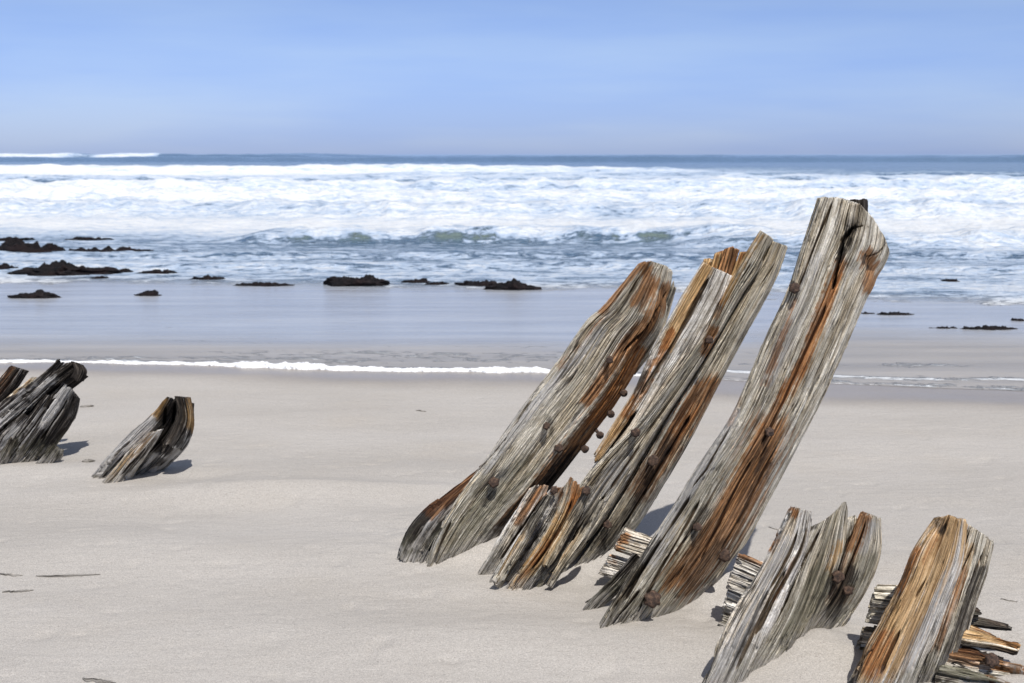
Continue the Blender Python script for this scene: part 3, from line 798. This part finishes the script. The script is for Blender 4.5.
strand(t2, 'plank', [(701, 266, 735, 280), (680, 300, 727, 304), (652, 350, 700, 350), (637, 386, 668, 390), (618, 418, 644, 428), (600, 446, 618, 456), (590, 462, 606, 466)], 4.70, 4.74, 0.10,
       sec=SB, seed=4, top=0.006, bot=0.05, gfreq=80, knots=0.006, mat=WOOD_PALE,
       stains=[('ochre', [(706, 268), (690, 300), (668, 345)], 8, 0.95), ('rust', [(672, 335), (655, 365)], 5, 0.9), ('rust', [(655, 362), (640, 392), (625, 415)], 5, 0.75), ('dark', [(645, 372), (637, 392)], 4, 0.6), ('ochre', [(632, 400), (610, 435), (593, 460)], 7, 0.8)],
       cracks=[([(708, 278), (690, 315), (668, 352), (640, 395)], 1.8, 0.02), ([(636, 412), (612, 445), (600, 464)], 2.5, 0.05), ([(722, 300), (700, 345), (676, 380)], 2.0, 0.012)])
for i, s in enumerate([(703, 263, 715, 262, 694, 292, 708, 294, 'ochre'), (714, 257, 723, 255, 706, 285, 716, 288, 'ochre'), (724, 253, 731, 251, 714, 286, 722, 286, 'rust'), (731, 251, 739, 252, 722, 284, 730, 286, 'rust'), (739, 256, 745, 256, 728, 284, 736, 286, 'ochre')]):
    strand(t2, 'splinter', [s[0:4], ((s[0] + s[4]) / 2, (s[1] + s[5]) / 2, (s[2] + s[6]) / 2, (s[3] + s[7]) / 2), s[4:8]], 4.77, 4.79, 0.05, seed=20 + i, top=0.02, bot=0.01, knots=0.006, nu=80,
           stains=[(s[8], [(s[0], s[1]), (s[6], s[7])], 16, 0.95), ('rust', [(s[2], s[3]), (s[6], s[7])], 5, 0.8)])
strand(t2, 'splinter', [(534, 486, 553, 492), (506, 528, 528, 540), (478, 572, 502, 584), (452, 610, 478, 622)], 4.68, 4.74, 0.06, seed=31, top=0.07, bot=0.02, knots=0.02, slab=0.018, grain=0.006, mat=WOOD_PALE,
       stains=[('rust', [(545, 484), (520, 520)], 9, 0.7), ('dark', [(530, 515), (490, 570)], 5, 0.7), ('dark', [(498, 560), (482, 582)], 6, 0.5)], cracks=[([(540, 500), (500, 560)], 2, 0.02)])
strand(t2, 'splinter', [(552, 490, 572, 482), (530, 520, 556, 516), (505, 556, 530, 562), (486, 585, 508, 594), (465, 615, 488, 625)], 4.60, 4.64, 0.055, seed=32, top=0.05, bot=0.02, slab=0.016, knots=0.018, grain=0.006, mat=WOOD_PALE,
       stains=[('rust', [(556, 484), (566, 500)], 8, 0.8), ('pale', [(560, 495), (500, 575)], 5, 0.9), ('dark', [(555, 510), (520, 560)], 3, 0.7)])
strand(t2, 'splinter', [(568, 480, 588, 494), (556, 512, 580, 520), (536, 548, 562, 556), (512, 578, 540, 590), (492, 606, 520, 622)], 4.52, 4.60, 0.07, seed=33, top=0.06, bot=0.02, slab=0.016, knots=0.018, grain=0.006,
       stains=[('rust', [(578, 482), (575, 510)], 12, 0.95), ('ochre', [(575, 500), (545, 550), (515, 585)], 9, 0.95), ('rust', [(560, 530), (520, 580)], 5, 0.7), ('dark', [(580, 512), (550, 565), (525, 592)], 5, 0.9)],
       cracks=[([(572, 500), (530, 570)], 1.8, 0.02)])
for i, S in enumerate([[(545, 496, 551, 499), (526, 526, 534, 530), (505, 560, 514, 566), (490, 585, 500, 592)], [(586, 488, 592, 492), (572, 512, 580, 517), (556, 540, 563, 545), (540, 566, 548, 572)],
                       [(598, 500, 604, 504), (580, 530, 588, 536), (560, 560, 568, 566), (545, 584, 553, 590)]]):
    strand(t2, 'splinter', S, 4.50 + 0.02 * i, 4.52 + 0.02 * i, 0.03, seed=35 + i, top=0.04, bot=0.02, knots=0.012, slab=0.008, grain=0.005, nu=90, stains=[('dark', [S[0][:2], S[1][:2]], 8, 0.7), ('ochre', [S[1][:2], S[3][:2]], 5, 0.5)])
for i, (x, y, r) in enumerate([(711, 341, 0.014), (636, 435, 0.017), (655, 460, 0.020), (610, 525, 0.015), (553, 489, 0.014), (586, 492, 0.015)]):
    bolt(t2, x, y, r, 0.02, 60 + i * 4)

# ---- third tall rib: tallest, with a knot at its head
t3 = root_at('ship_rib', 'tallest rib, a thick curved grey timber with a swollen knotted head and long orange streak', 650, 620)
strand(t3, 'timber_face', [(822, 186, 893, 226), (812, 216, 889, 256), (801, 250, 873, 286), (788, 290, 857, 322), (767, 335, 838, 366), (746, 384, 818, 408), (729, 420, 799, 444), (698, 466, 771, 497),
       (672, 509, 747, 541), (646, 549, 715, 590), (622, 586, 680, 634), (600, 622, 650, 668), (580, 660, 626, 704)], 4.20, 4.52, 0.19,
       sec=[(-1, 0.0), (-0.88, 0.46), (0.22, 0.66), (0.55, 0.50), (1.0, 0.0), (0.85, -0.5), (-0.8, -0.5)], seed=5, top=0.010, bot=0.03,
       topf=[(-1, 0.055), (-0.85, 0.042), (-0.5, 0.018), (0.0, 0.006), (0.4, 0.024), (0.75, 0.062), (1, 0.105)], gfreq=72, grain=0.0040, knots=0.007,
       cracks=[([(831, 203), (820, 232), (806, 268), (798, 290)], 1.5, 0.022), ([(852, 226), (842, 240), (838, 262), (832, 290)], 3.2, 0.035), ([(852, 228), (862, 226), (872, 228)], 2, 0.014),
               ([(826, 305), (808, 345), (786, 395), (760, 445)], 2.0, 0.016), ([(752, 460), (725, 510), (700, 560)], 2.2, 0.020), ([(772, 455), (748, 505), (720, 550)], 2.0, 0.018),
               ([(729, 428), (706, 470), (690, 490)], 1.8, 0.022), ([(690, 495), (655, 548), (625, 600)], 2.4, 0.030), ([(700, 500), (665, 560), (630, 625)], 2.0, 0.025), ([(648, 560), (610, 612)], 3, 0.04), ([(640, 590), (606, 632)], 2.2, 0.03),
               ([(888, 240), (878, 252), (866, 258)], 1.5, 0.012)],
       dents=[([(848, 228), (840, 248)], 7, 0.030), ([(866, 256), (872, 268)], 6, 0.022), ([(858, 240), (856, 258)], 9, -0.020), ([(882, 240), (876, 250)], 7, -0.010), ([(870, 284), (868, 290)], 5, -0.012), ([(740, 440), (690, 520)], 10, 0.006)],
       stains=[('dark', [(850, 228), (841, 246), (838, 258)], 4.5, 1.0), ('rust', [(840, 262), (833, 290), (815, 330), (795, 375), (770, 420)], 7, 0.95), ('ochre', [(838, 275), (818, 330), (785, 400)], 10, 0.55),
               ('rust', [(866, 256), (872, 268), (868, 288)], 9, 0.95), ('dark', [(864, 258), (868, 268)], 4, 0.8), ('rust', [(770, 430), (745, 490), (715, 540), (685, 580)], 22, 0.9), ('ochre', [(762, 425), (725, 480)], 5, 0.6),
               ('dark', [(720, 545), (690, 580)], 12, 0.6), ('rust', [(796, 300), (780, 345), (765, 385)], 3.5, 0.6), ('rust', [(740, 400), (728, 425)], 3, 0.4), ('pale', [(735, 415), (690, 490), (650, 560)], 9, 0.9), ('pale', [(815, 260), (790, 320), (770, 380)], 12, 0.55),
               ('green', [(720, 470), (690, 510)], 16, 0.45), ('green', [(690, 550), (650, 600)], 14, 0.7), ('dark', [(705, 512), (690, 535)], 8, 0.7), ('dark', [(655, 545), (610, 600)], 9, 0.65), ('dark', [(640, 570), (608, 630)], 8, 0.55), ('rust', [(690, 470), (640, 550)], 3, 0.5), ('dark', [(768, 440), (740, 520)], 4, 0.5), ('dark', [(793, 283), (797, 296)], 6, 0.7)])
strand(t3, 'splinter', [(632, 556, 644, 566), (612, 578, 624, 590), (592, 598, 602, 612), (574, 620, 586, 634)], 4.36, 4.40, 0.04, seed=41, top=0.02, bot=0.02, knots=0.012, grain=0.005, mat=WOOD_DARK)
strand(t3, 'splinter', [(612, 578, 620, 584), (598, 594, 606, 602), (580, 606, 590, 616), (564, 626, 574, 636)], 4.44, 4.47, 0.03, seed=42, top=0.02, bot=0.02, knots=0.010, grain=0.005, mat=WOOD_DARK)
strand(t3, 'splinter', [(676, 505, 688, 512), (655, 540, 668, 550), (630, 580, 644, 592), (606, 618, 618, 630), (590, 645, 600, 655)], 4.33, 4.37, 0.04, seed=43, top=0.03, bot=0.02, knots=0.010, grain=0.005,
       stains=[('dark', [(680, 510), (610, 625)], 8, 0.75)])
for i, (x, y, r) in enumerate([(796, 288, 0.016), (772, 433, 0.015), (700, 527, 0.014), (726, 556, 0.022), (653, 601, 0.027), (590, 590, 0.022), (768, 436, 0.0)]):
    if r: bolt(t3, x, y, r, 0.024 if r < 0.02 else 0.034, 90 + i * 4)
st3 = strand(t3, 'charred_stub', [(851, 203, 868, 202), (851, 215, 868, 216), (846, 238, 864, 240)], 4.70, 4.72, 0.05, seed=44, top=0.022, bot=0.004, mat=WOOD_DARK, nu=90,
       stains=[('dark', [(850, 200), (866, 222)], 30, 1.0)], knots=0.006)
st3['label'] = 'small black stub showing behind the head of the timber'

# ---- fourth: a cluster of three split pieces at the foot of the picture
t4 = root_at('ship_rib', 'low splintered grey rib in three pointed pieces, between the tallest and the rightmost rib', 800, 670)
strand(t4, 'timber_piece', [(790, 510, 812, 516), (775, 540, 807, 548), (758, 572, 791, 584), (732, 618, 769, 634), (706, 672, 744, 692), (684, 715, 722, 735)], 3.74, 3.82, 0.12, sec=SB, seed=6, top=0.035, bot=0.02, mat=WOOD_PALE, slab=0.014, knots=0.018, grain=0.0045,
       cracks=[([(808, 525), (790, 570), (755, 635)], 2.5, 0.035), ([(798, 530), (770, 590)], 1.8, 0.016), ([(785, 570), (735, 670)], 2.2, 0.02)],
       stains=[('rust', [(792, 510), (795, 514)], 5, 0.8), ('rust', [(778, 535), (770, 550)], 4, 0.6), ('dark', [(765, 595), (725, 680)], 4, 0.6), ('pale', [(788, 540), (715, 680)], 7, 0.8), ('rust', [(795, 560), (775, 600)], 3, 0.5)])
strand(t4, 'timber_piece', [(824, 503, 848, 506), (809, 530, 846, 532), (792, 562, 841, 567), (772, 612, 822, 618), (742, 662, 796, 672), (712, 712, 765, 726)], 3.84, 4.02, 0.15, sec=[(-1, 0), (-0.8, 0.5), (0.3, 0.62), (1, 0), (.8, -.5), (-.8, -.5)], seed=7, top=0.012, topf=[(-1, 0.09), (-0.4, 0.065), (0.1, 0.035), (0.6, 0.0), (0.8, 0.0), (1, 0.03)], taper=0.10, slab=0.014, bot=0.02, knots=0.022, grain=0.0045,
       cracks=[([(820, 530), (790, 590), (750, 660)], 2.2, 0.03)], dents=[([(815, 600), (780, 650)], 5, 0.014)],
       stains=[('green', [(825, 580), (790, 650), (770, 680)], 24, 0.85), ('ochre', [(838, 545), (830, 570)], 6, 0.8), ('dark', [(810, 525), (815, 520)], 6, 0.7), ('green', [(838, 515), (820, 560)], 14, 0.5), ('dark', [(835, 570), (815, 620)], 6, 0.6)])
strand(t4, 'timber_piece', [(860, 515, 881, 523), (848, 542, 880, 556), (832, 584, 862, 600), (806, 622, 838, 636), (776, 664, 806, 680), (750, 700, 780, 716)], 4.02, 4.20, 0.14, sec=[(-1, 0), (-0.8, 0.5), (0.0, 0.6), (1, 0), (.8, -.5), (-.8, -.5)], seed=8, top=0.025, bot=0.02, slab=0.012, knots=0.022,
       stains=[('rust', [(862, 515), (850, 545)], 9, 0.95), ('rust', [(845, 560), (835, 600)], 10, 0.6), ('dark', [(850, 575), (830, 615)], 11, 0.8), ('ochre', [(850, 590), (846, 600)], 7, 0.6), ('pale', [(872, 525), (862, 550)], 5, 0.7), ('green', [(870, 560), (830, 620)], 12, 0.6)],
       cracks=[([(866, 520), (845, 575), (825, 612)], 2.0, 0.025)])
strand(t4, 'splinter', [(846, 522, 856, 520), (842, 545, 852, 548), (830, 580, 842, 584)], 4.14, 4.16, 0.05, seed=45, top=0.02, bot=0.01, stains=[('dark', [(850, 530), (840, 575)], 7, 0.6)])
for i, (x, y, r) in enumerate([(837, 578, 0.019), (850, 591, 0.016)]): bolt(t4, x, y, r, 0.026, 130 + i * 4)

# ---- fifth: the rightmost rib
t5 = root_at('ship_rib', 'rightmost rib, a stout leaning stump with an ochre face cut off by the lower edge', 900, 700)
strand(t5, 'timber_half', [(937, 516, 967, 524), (915, 549, 964, 562), (902, 581, 950, 602), (882, 618, 935, 646), (863, 653, 918, 690), (843, 692, 898, 732)], 3.68, 3.76, 0.16, sec=[(-1, 0), (-0.85, 0.5), (0.75, 0.62), (1, 0.1), (.8, -.5), (-.8, -.5)], seed=9, top=0.014, bot=0.02, slab=0.008, knots=0.024,
       topf=[(-1, 0.02), (-0.3, 0.0), (0.3, 0.0), (1, 0.006)], mat=WOOD_PALE,
       stains=[('ochre', [(950, 520), (930, 560), (905, 610), (880, 665)], 26, 0.95), ('rust', [(918, 550), (900, 590)], 7, 0.7), ('rust', [(885, 640), (872, 668)], 12, 0.7), ('pale', [(962, 530), (935, 600), (905, 660)], 13, 0.95), ('dark', [(936, 520), (942, 530)], 6, 0.7), ('rust', [(940, 525), (925, 560)], 3, 0.5), ('pale', [(885, 630), (862, 665)], 8, 0.6)],
       cracks=[([(925, 580), (915, 598)], 1.5, 0.01), ([(900, 630), (880, 675)], 1.6, 0.014), ([(858, 665), (872, 650)], 2, 0.02)], dents=[([(938, 530), (943, 524)], 5, 0.014)])
strand(t5, 'timber_half', [(968, 529, 994, 546), (960, 556, 987, 574), (948, 595, 974, 612), (934, 635, 962, 654), (916, 678, 946, 697), (895, 720, 925, 738)], 3.76, 3.90, 0.16, sec=[(-1, 0), (-0.85, 0.45), (0.1, 0.62), (1, 0), (.8, -.5), (-.8, -.5)], seed=10, top=0.020, bot=0.02, slab=0.010, knots=0.020,
       stains=[('ochre', [(968, 550), (955, 590)], 9, 0.6), ('rust', [(955, 575), (945, 605), (932, 640)], 12, 0.8), ('dark', [(978, 570), (955, 640), (930, 690)], 8, 0.75), ('dark', [(950, 620), (925, 680)], 9, 0.5), ('green', [(955, 640), (920, 690)], 12, 0.5)],
       cracks=[([(985, 545), (965, 595)], 2.2, 0.03), ([(975, 540), (960, 575)], 1.6, 0.015)])

# ---- sixth: hollow stump standing alone on the left
t6 = root_at('ship_rib', 'small hollow black and grey stump standing alone, second timber from the left', 130, 485)
strand(t6, 'timber_shell', [(164, 400, 193, 408), (150, 417, 191, 432), (131, 435, 186, 449), (108, 457, 168, 470), (88, 480, 146, 488), (66, 502, 124, 512)], 6.20, 6.36, 0.13, mat=WOOD_DARK, slab=0.02, sec=[(-1, 0), (-0.8, 0.5), (0.5, 0.62), (1, 0), (.8, -.5), (-.8, -.5)], seed=11, top=0.03, bot=0.02, knots=0.022, grain=0.006, gfreq=60, splint=20,
       cracks=[([(166, 405), (163, 425)], 3, 0.05), ([(175, 400), (172, 425)], 2.5, 0.05), ([(150, 420), (110, 462)], 2.0, 0.04)], dents=[([(170, 416), (163, 440)], 9, 0.05)],
       stains=[('dark', [(174, 412), (163, 445)], 12, 1.3), ('ochre', [(164, 402), (158, 414)], 6, 1.0), ('ochre', [(186, 402), (191, 430)], 6, 0.9), ('pale', [(184, 446), (150, 466)], 10, 1.3), ('pale', [(150, 420), (100, 470)], 8, 1.3), ('dark', [(160, 462), (130, 482)], 8, 0.8)])
strand(t6, 'timber_piece', [(148, 434, 162, 432), (132, 448, 152, 448), (118, 464, 140, 466), (104, 480, 128, 484), (86, 500, 110, 506)], 6.10, 6.18, 0.10, seed=12, top=0.03, bot=0.02, knots=0.014, mat=WOOD_PALE, grain=0.006, gfreq=60,
       stains=[('ochre', [(150, 436), (110, 478)], 6, 0.6), ('dark', [(155, 440), (125, 475)], 4, 0.7)], cracks=[([(154, 438), (120, 475)], 1.5, 0.03)])
strand(t6, 'knot', [(176, 400, 191, 402), (178, 414, 194, 418), (172, 430, 191, 436), (164, 444, 182, 452)], 6.20, 6.28, 0.10, seed=13, slab=0.016, top=0.008, bot=0.02, knots=0.022, mat=WOOD_DARK, stains=[('dark', [(178, 404), (176, 440)], 9, 1.2), ('ochre', [(188, 402), (190, 425)], 6, 0.8), ('pale', [(182, 440), (174, 448)], 7, 1.0)])

# ---- seventh: clump at the left edge
t7 = root_at('ship_rib', 'clump of long black and silver splintered timbers at the left edge', 20, 462)
def rag(s, yl, yr, th, seed, st=(), mat=None, cr=()):
    return strand(t7, 'timber_piece', s, yl, yr, th, seed=seed, top=0.04, bot=0.02, knots=0.026, slab=0.02, grain=0.007, gfreq=55, mat=mat or WOOD_DARK, stains=st, cracks=cr)
rag([(68, 364, 84, 378), (52, 376, 66, 392), (28, 396, 44, 414), (0, 420, 20, 440), (-30, 448, -8, 468), (-50, 470, -30, 488)], 6.66, 6.74, 0.12, 14, [('pale', [(55, 378), (0, 425)], 4, 0.8), ('dark', [(70, 370), (80, 380)], 14, 1.0)], cr=[([(60, 384), (10, 430)], 1.8, 0.05), ([(50, 386), (0, 432)], 1.5, 0.04)])
strand(t7, 'knot', [(72, 363, 84, 366), (74, 370, 87, 372), (70, 378, 82, 384)], 6.64, 6.68, 0.07, seed=15, top=0.02, bot=0.02, knots=0.02, mat=WOOD_DARK, stains=[('dark', [(70, 364), (84, 380)], 30, 1.0)])
rag([(56, 362, 61, 366), (44, 373, 50, 379), (24, 388, 34, 398), (-2, 408, 12, 420), (-40, 440, -24, 452)], 6.76, 6.80, 0.06, 16, [('pale', [(40, 380), (0, 415)], 4, 0.6)])
rag([(30, 378, 38, 384), (14, 392, 26, 402), (-6, 410, 8, 424), (-34, 436, -20, 450)], 6.80, 6.84, 0.06, 19, [('ochre', [(32, 380), (10, 400)], 5, 0.5)], mat=WOOD)
rag([(9, 369, 25, 375), (-2, 382, 14, 392), (-22, 402, -4, 416), (-50, 430, -30, 446)], 6.86, 6.92, 0.12, 17, [('rust', [(12, 370), (0, 392)], 6, 0.6), ('dark', [(22, 378), (0, 400)], 5, 0.8)])
rag([(64, 386, 79, 402), (50, 404, 74, 420), (36, 424, 62, 438), (20, 446, 48, 458), (2, 470, 30, 482)], 6.56, 6.72, 0.16, 18, [('pale', [(64, 392), (48, 420)], 9, 1.2), ('dark', [(76, 400), (52, 440)], 8, 0.8)], cr=[([(68, 398), (40, 440)], 1.8, 0.05)])
rag([(44, 398, 58, 404), (28, 418, 44, 430), (10, 440, 30, 450), (-10, 464, 10, 476)], 6.54, 6.62, 0.12, 24, [('pale', [(44, 410), (20, 448)], 4, 0.7)], cr=[([(46, 408), (18, 446)], 1.6, 0.04)])
rag([(20, 416, 34, 424), (2, 434, 16, 446), (-12, 452, 4, 464), (-30, 474, -12, 484)], 6.56, 6.62, 0.12, 25, [('pale', [(16, 428), (-4, 452)], 4, 0.7)])
rag([(50, 446, 64, 454), (42, 456, 58, 464), (30, 468, 48, 478)], 6.50, 6.56, 0.08, 26)
rag([(8, 440, 18, 444), (-2, 456, 10, 462), (-14, 472, -2, 480)], 6.48, 6.52, 0.06, 27)

# ---- remnants of hull planking crossing behind the ribs
G_PLANK = 'eroded remnants of hull planking'
def plank_stack(label, tops, bots, Y, n, seed, px, py, stains=(), th=0.05, mat=None):
    """boards lying on one another, worn to thin layers: each layer a strand that runs away behind the ribs"""
    r = thing('hull_planking', label, 'planking', on_ground(px, py), G_PLANK)
    k = 0
    rs = np.random.RandomState(seed)
    for i in range(n):
        f0, f1 = (i + rs.uniform(-0.12, 0.12)) / n, (i + rs.uniform(0.90, 1.08)) / n
        S = []
        for (tx, ty), (bx, by) in zip(tops, bots):
            S.append((tx + (bx - tx) * f0, ty + (by - ty) * f0, tx + (bx - tx) * f1, ty + (by - ty) * f1))
        j = rs.uniform(-2.8, 2.8)
        S[0] = (S[0][0] + j, S[0][1] - 0.1 * j, S[0][2] + j, S[0][3] - 0.1 * j)
        strand(r, 'plank_layer', S, Y + rs.uniform(-0.015, 0.015), Y - 0.02, th, seed=seed + i, top=0.03, bot=0.006, knots=0.010, slab=0.012, grain=0.010, gfreq=95, crk=0.8, splint=60, sec=SB, nu=170, step=0.002, mat=mat or WOOD_PALE, stains=stains, rnd=5, ztint=0.02, dust=0.03)
    return r
plank_stack('grey weathered planking layers between the middle and the tallest rib', [(629, 528), (668, 540), (700, 550)], [(602, 578), (650, 592), (690, 604)], 4.62, 2, 200, 640, 570, [('rust', [(624, 536), (614, 556)], 6, 0.8)])
plank_stack('narrow stack of grey planking layers topped with brown, behind the low splintered rib', [(744, 553), (772, 566), (805, 582)], [(720, 628), (752, 640), (790, 652)], 4.22, 4, 230, 740, 615, [('rust', [(742, 555), (770, 566)], 5, 0.8)])
plank_stack('fan of thin grey planking layers just left of the rightmost rib', [(880, 588), (908, 590), (935, 596)], [(846, 702), (885, 712), (915, 720)], 3.93, 6, 260, 860, 680, mat=WOOD)
pr = thing('hull_planking', 'broken dark brown and ochre planks sticking out to the right of the rightmost rib', 'planking', on_ground(985, 690), G_PLANK)
for i, (S, y, th, stn) in enumerate([(a_, b_ - 0.12, c_ * 1.3, d_) for a_, b_, c_, d_ in [
    ([(978, 610, 979, 616), (968, 608, 967, 616), (955, 606, 954, 614)], 4.10, 0.04, 'green'),
    ([(1008, 625, 1007, 630), (990, 620, 988, 628), (965, 614, 962, 624), (945, 608, 942, 620)], 4.12, 0.04, 'dark'),
    ([(995, 636, 993, 642), (980, 628, 976, 638), (955, 622, 950, 634)], 4.06, 0.05, 'ochre'),
    ([(1018, 641, 1012, 656), (995, 636, 990, 650), (965, 630, 958, 646), (945, 624, 938, 640)], 4.02, 0.06, 'ochre'),
    ([(1000, 658, 996, 668), (980, 650, 976, 664), (950, 644, 944, 660)], 4.00, 0.06, 'rust'),
    ([(1040, 668, 1036, 690), (1005, 660, 1000, 682), (975, 654, 968, 680), (945, 648, 935, 674)], 3.94, 0.07, 'rust'),
    ([(1030, 688, 1020, 706), (990, 674, 980, 700), (940, 664, 930, 690)], 3.88, 0.08, 'green')]]):
    strand(pr, 'plank', S, y, y - 0.02, th, seed=300 + i, top=0.03, bot=0.01, knots=0.010, grain=0.004, nu=110, sec=SB,
           slab=0.014, splint=60, mat=WOOD if i % 2 else WOOD_DARK, stains=[(stn, [S[0][:2], S[-1][:2]], 14, 0.85), ('dark', [S[0][2:4], S[-1][2:4]], 6, 1.0), ('rust', [S[0][:2], S[1][:2]], 5, 0.6)], ztint=0.01, dust=0.02)  # dark lower edges and blackened boards paint in shadow between the planks
bolt(pr, 990, 662, 0.02, 0.03, 170)

# ------------------------------------------------------------------ rocks in the surf
def rock(label, px, py, w_px, h_px, seed, name='sea_rock', cat='rock', flat=1.0):
    p = on_ground(px, py + 1, -0.04)
    s = p[1] / FPX * 1.0
    w_px = w_px * 1.25
    w, h = w_px * s / 2, h_px * s * 0.80
    dpt = max(w * 0.7, 0.12) * flat
    nu, nv = 72, 26
    th = np.arange(nu)[None] / nu * 2 * math.pi; ph = np.linspace(0.02, math.pi / 2 + 0.25, nv)[:, None]
    x = np.sin(ph) * np.cos(th); y = np.sin(ph) * np.sin(th); z = np.cos(ph) + 0 * th
    n = fbm(x * 2.2 + seed * 3.1, y * 2.2 + z * 1.7 + seed, seed, 4)
    n2 = fbm(x * 7 + seed * 1.1, y * 3 + z * 5, seed + 4, 3)
    r = 0.55 + 0.9 * n + 0.25 * (n2 - 0.5)
    z2 = z * (0.10 + 1.7 * fbm(x * w / h * 0.9 + seed, y * 1.3 + seed * 2, seed + 8, 5, 0.7) ** 1.5)
    V = np.stack([p[0] + x * r * w, p[1] + y * r * dpt, p[2] - 0.02 + z2 * r * h * 1.15], -1)
    o = mesh_obj(name, V.reshape(-1, 3), grid_quads(nv, nu, True), ROCK)
    # origin at the rock's base
    me = o.data
    me.transform(Matrix.Translation(-Vector(p))); o.location = Vector(p)
    return tag(o, label, cat, 'dark rocks awash in the surf')
ROCKS = [
 ('black rock mass at the left edge, farthest back of the large ones', 14, 254, 62, 16), ('rounded black rock just right of the left edge mass', 50, 252, 30, 13),
 ('long low black rock reaching right from the left group', 98, 253, 84, 9), ('thin dark rock end trailing right of the long low rock', 150, 256, 34, 4),
 ('flat dark ledge at the left edge below the large mass', 6, 267, 30, 6), ('broad brown black rock in front of the left group', 66, 271, 84, 12),
 ('low dark rock at the foot of the broad brown one', 52, 273, 40, 6), ('small dark rock alone right of the broad brown one', 120, 270, 18, 5), ('small flat rock between the broad brown one and the beach', 100, 276, 14, 3),
 ('dark flat rock near the centre left surf edge', 158, 271, 32, 5), ('little rock beside the centre left surf edge', 208, 277, 24, 4), ('tiny flat dark rock right of the little one', 186, 252, 24, 3),
 ('low broken rock left of the black saddle shaped rock', 262, 283, 44, 4), ('black saddle shaped rock at the edge of the surf', 357, 283, 50, 11),
 ('small humped black rock at mid surf edge', 416, 280, 22, 5), ('thin dark rock right of the mid humped rock', 436, 282, 20, 3),
 ('flat ragged rock left of the last peaked rock', 482, 283, 40, 6), ('peaked black rock ending the row at mid picture', 512, 287, 44, 9),
 ('dark rock lying on the wet sand at far left', 32, 295, 42, 7), ('small black rock alone on the wet sand', 150, 293, 22, 6),
 ('thin rock ledge far back at the left edge', 12, 238, 28, 4), ('thin rock farther back behind the left group', 88, 238, 40, 3), ('narrow dark ledge in the blue water at mid picture', 380, 262, 70, 2.5), ('narrow dark ledge in the distant surf, left of the green wave', 290, 237, 40, 2.5),
 ('thin dark rock in the right hand surf', 950, 279, 14, 3),
]
for i, (lb, x, y, w, h) in enumerate(ROCKS):
    rock(lb, x, y, w, h, 400 + i * 7, flat=0.6 if w > 30 else 0.8)
for i, (lb, x, y, w, h) in enumerate([('dark band of seaweed on the right edge of the beach', 990, 327, 66, 5), ('thin strand of seaweed left of the dark band', 945, 326, 34, 3),
     ('line of dark seaweed at the right surf edge', 896, 312, 44, 3), ('scrap of dark seaweed before the tallest rib', 868, 311, 16, 2), ('dark seaweed scrap at the right edge of the picture', 1018, 318, 16, 3)]):
    rock(lb, x, y, w / 1.4, h, 600 + i * 5, name='seaweed', cat='seaweed', flat=0.5)['group'] = 'seaweed washed up on the right'

# ------------------------------------------------------------------ twigs and shells on the dry sand
def twig(label, x0, y0, x1, y1, r, seed):
    a, b = on_ground(x0, y0), on_ground(x1, y1)
    n = 40; tt = np.linspace(0, 1, n)
    C = a[None] * (1 - tt[:, None]) + b[None] * tt[:, None]
    C[:, 1] += 0.02 * (fbm(tt * 6, tt * 0 + seed, seed, 3) - 0.5)
    C[:, 2] = ground_z(C[:, 0], C[:, 1]) + r * 0.3 + 0.3 * r * (fbm(tt * 9, tt * 0 + seed, seed + 1, 2) - 0.5)
    rr = r * np.sin(np.pi * np.clip(tt, 0.02, 0.98)) ** 0.4 * (0.6 + 0.8 * fbm(tt * 14, tt * 0 + seed, seed + 2, 3))
    th = np.arange(10) / 10 * 2 * math.pi
    V = np.stack([C[:, None, 0] + 0 * th, C[:, None, 1] + rr[:, None] * np.cos(th), C[:, None, 2] + rr[:, None] * np.sin(th)], -1)
    V = V - a
    o = mesh_obj('twig', V.reshape(-1, 3), grid_quads(n, 10, True), WOOD, attrs={'mask': np.tile([0, 0, 0.8], (n * 10, 1)), 'mask2': np.tile([0, 0, 0.7], (n * 10, 1)), 'tone': np.full(n * 10, 0.5)}, uv=np.stack([np.tile(th * r, n), np.repeat(tt * 0.2, 10)], -1))
    o.location = tuple(a)
    return tag(o, label, 'twig')
twig('long thin twig half buried in the sand at lower left', 36, 578, 100, 578, 0.006, 1)
twig('short twig at the left edge of the sand, beside the long twig', -4, 577, 22, 578, 0.005, 2)
twig('dark stub of driftwood in the sand under the two left twigs', 2, 593, 33, 591, 0.006, 3)
twig('small twig on the sand between the two left timbers', 82, 462, 95, 461, 0.010, 4)
twig('brown scrap lying on the sand right of the left clump', 80, 407, 94, 406, 0.010, 5)
twig('scrap of driftwood at the bottom edge of the sand, lower left', 82, 679, 116, 682, 0.008, 6)
twig('thin twig on the sand right of the tallest rib', 768, 528, 779, 532, 0.003, 7)
twig('tiny ochre twig on the sand near the swash', 416, 410, 426, 411, 0.006, 8)
twig('short twig on the sand right of the rightmost rib', 1000, 600, 1018, 603, 0.003, 9)
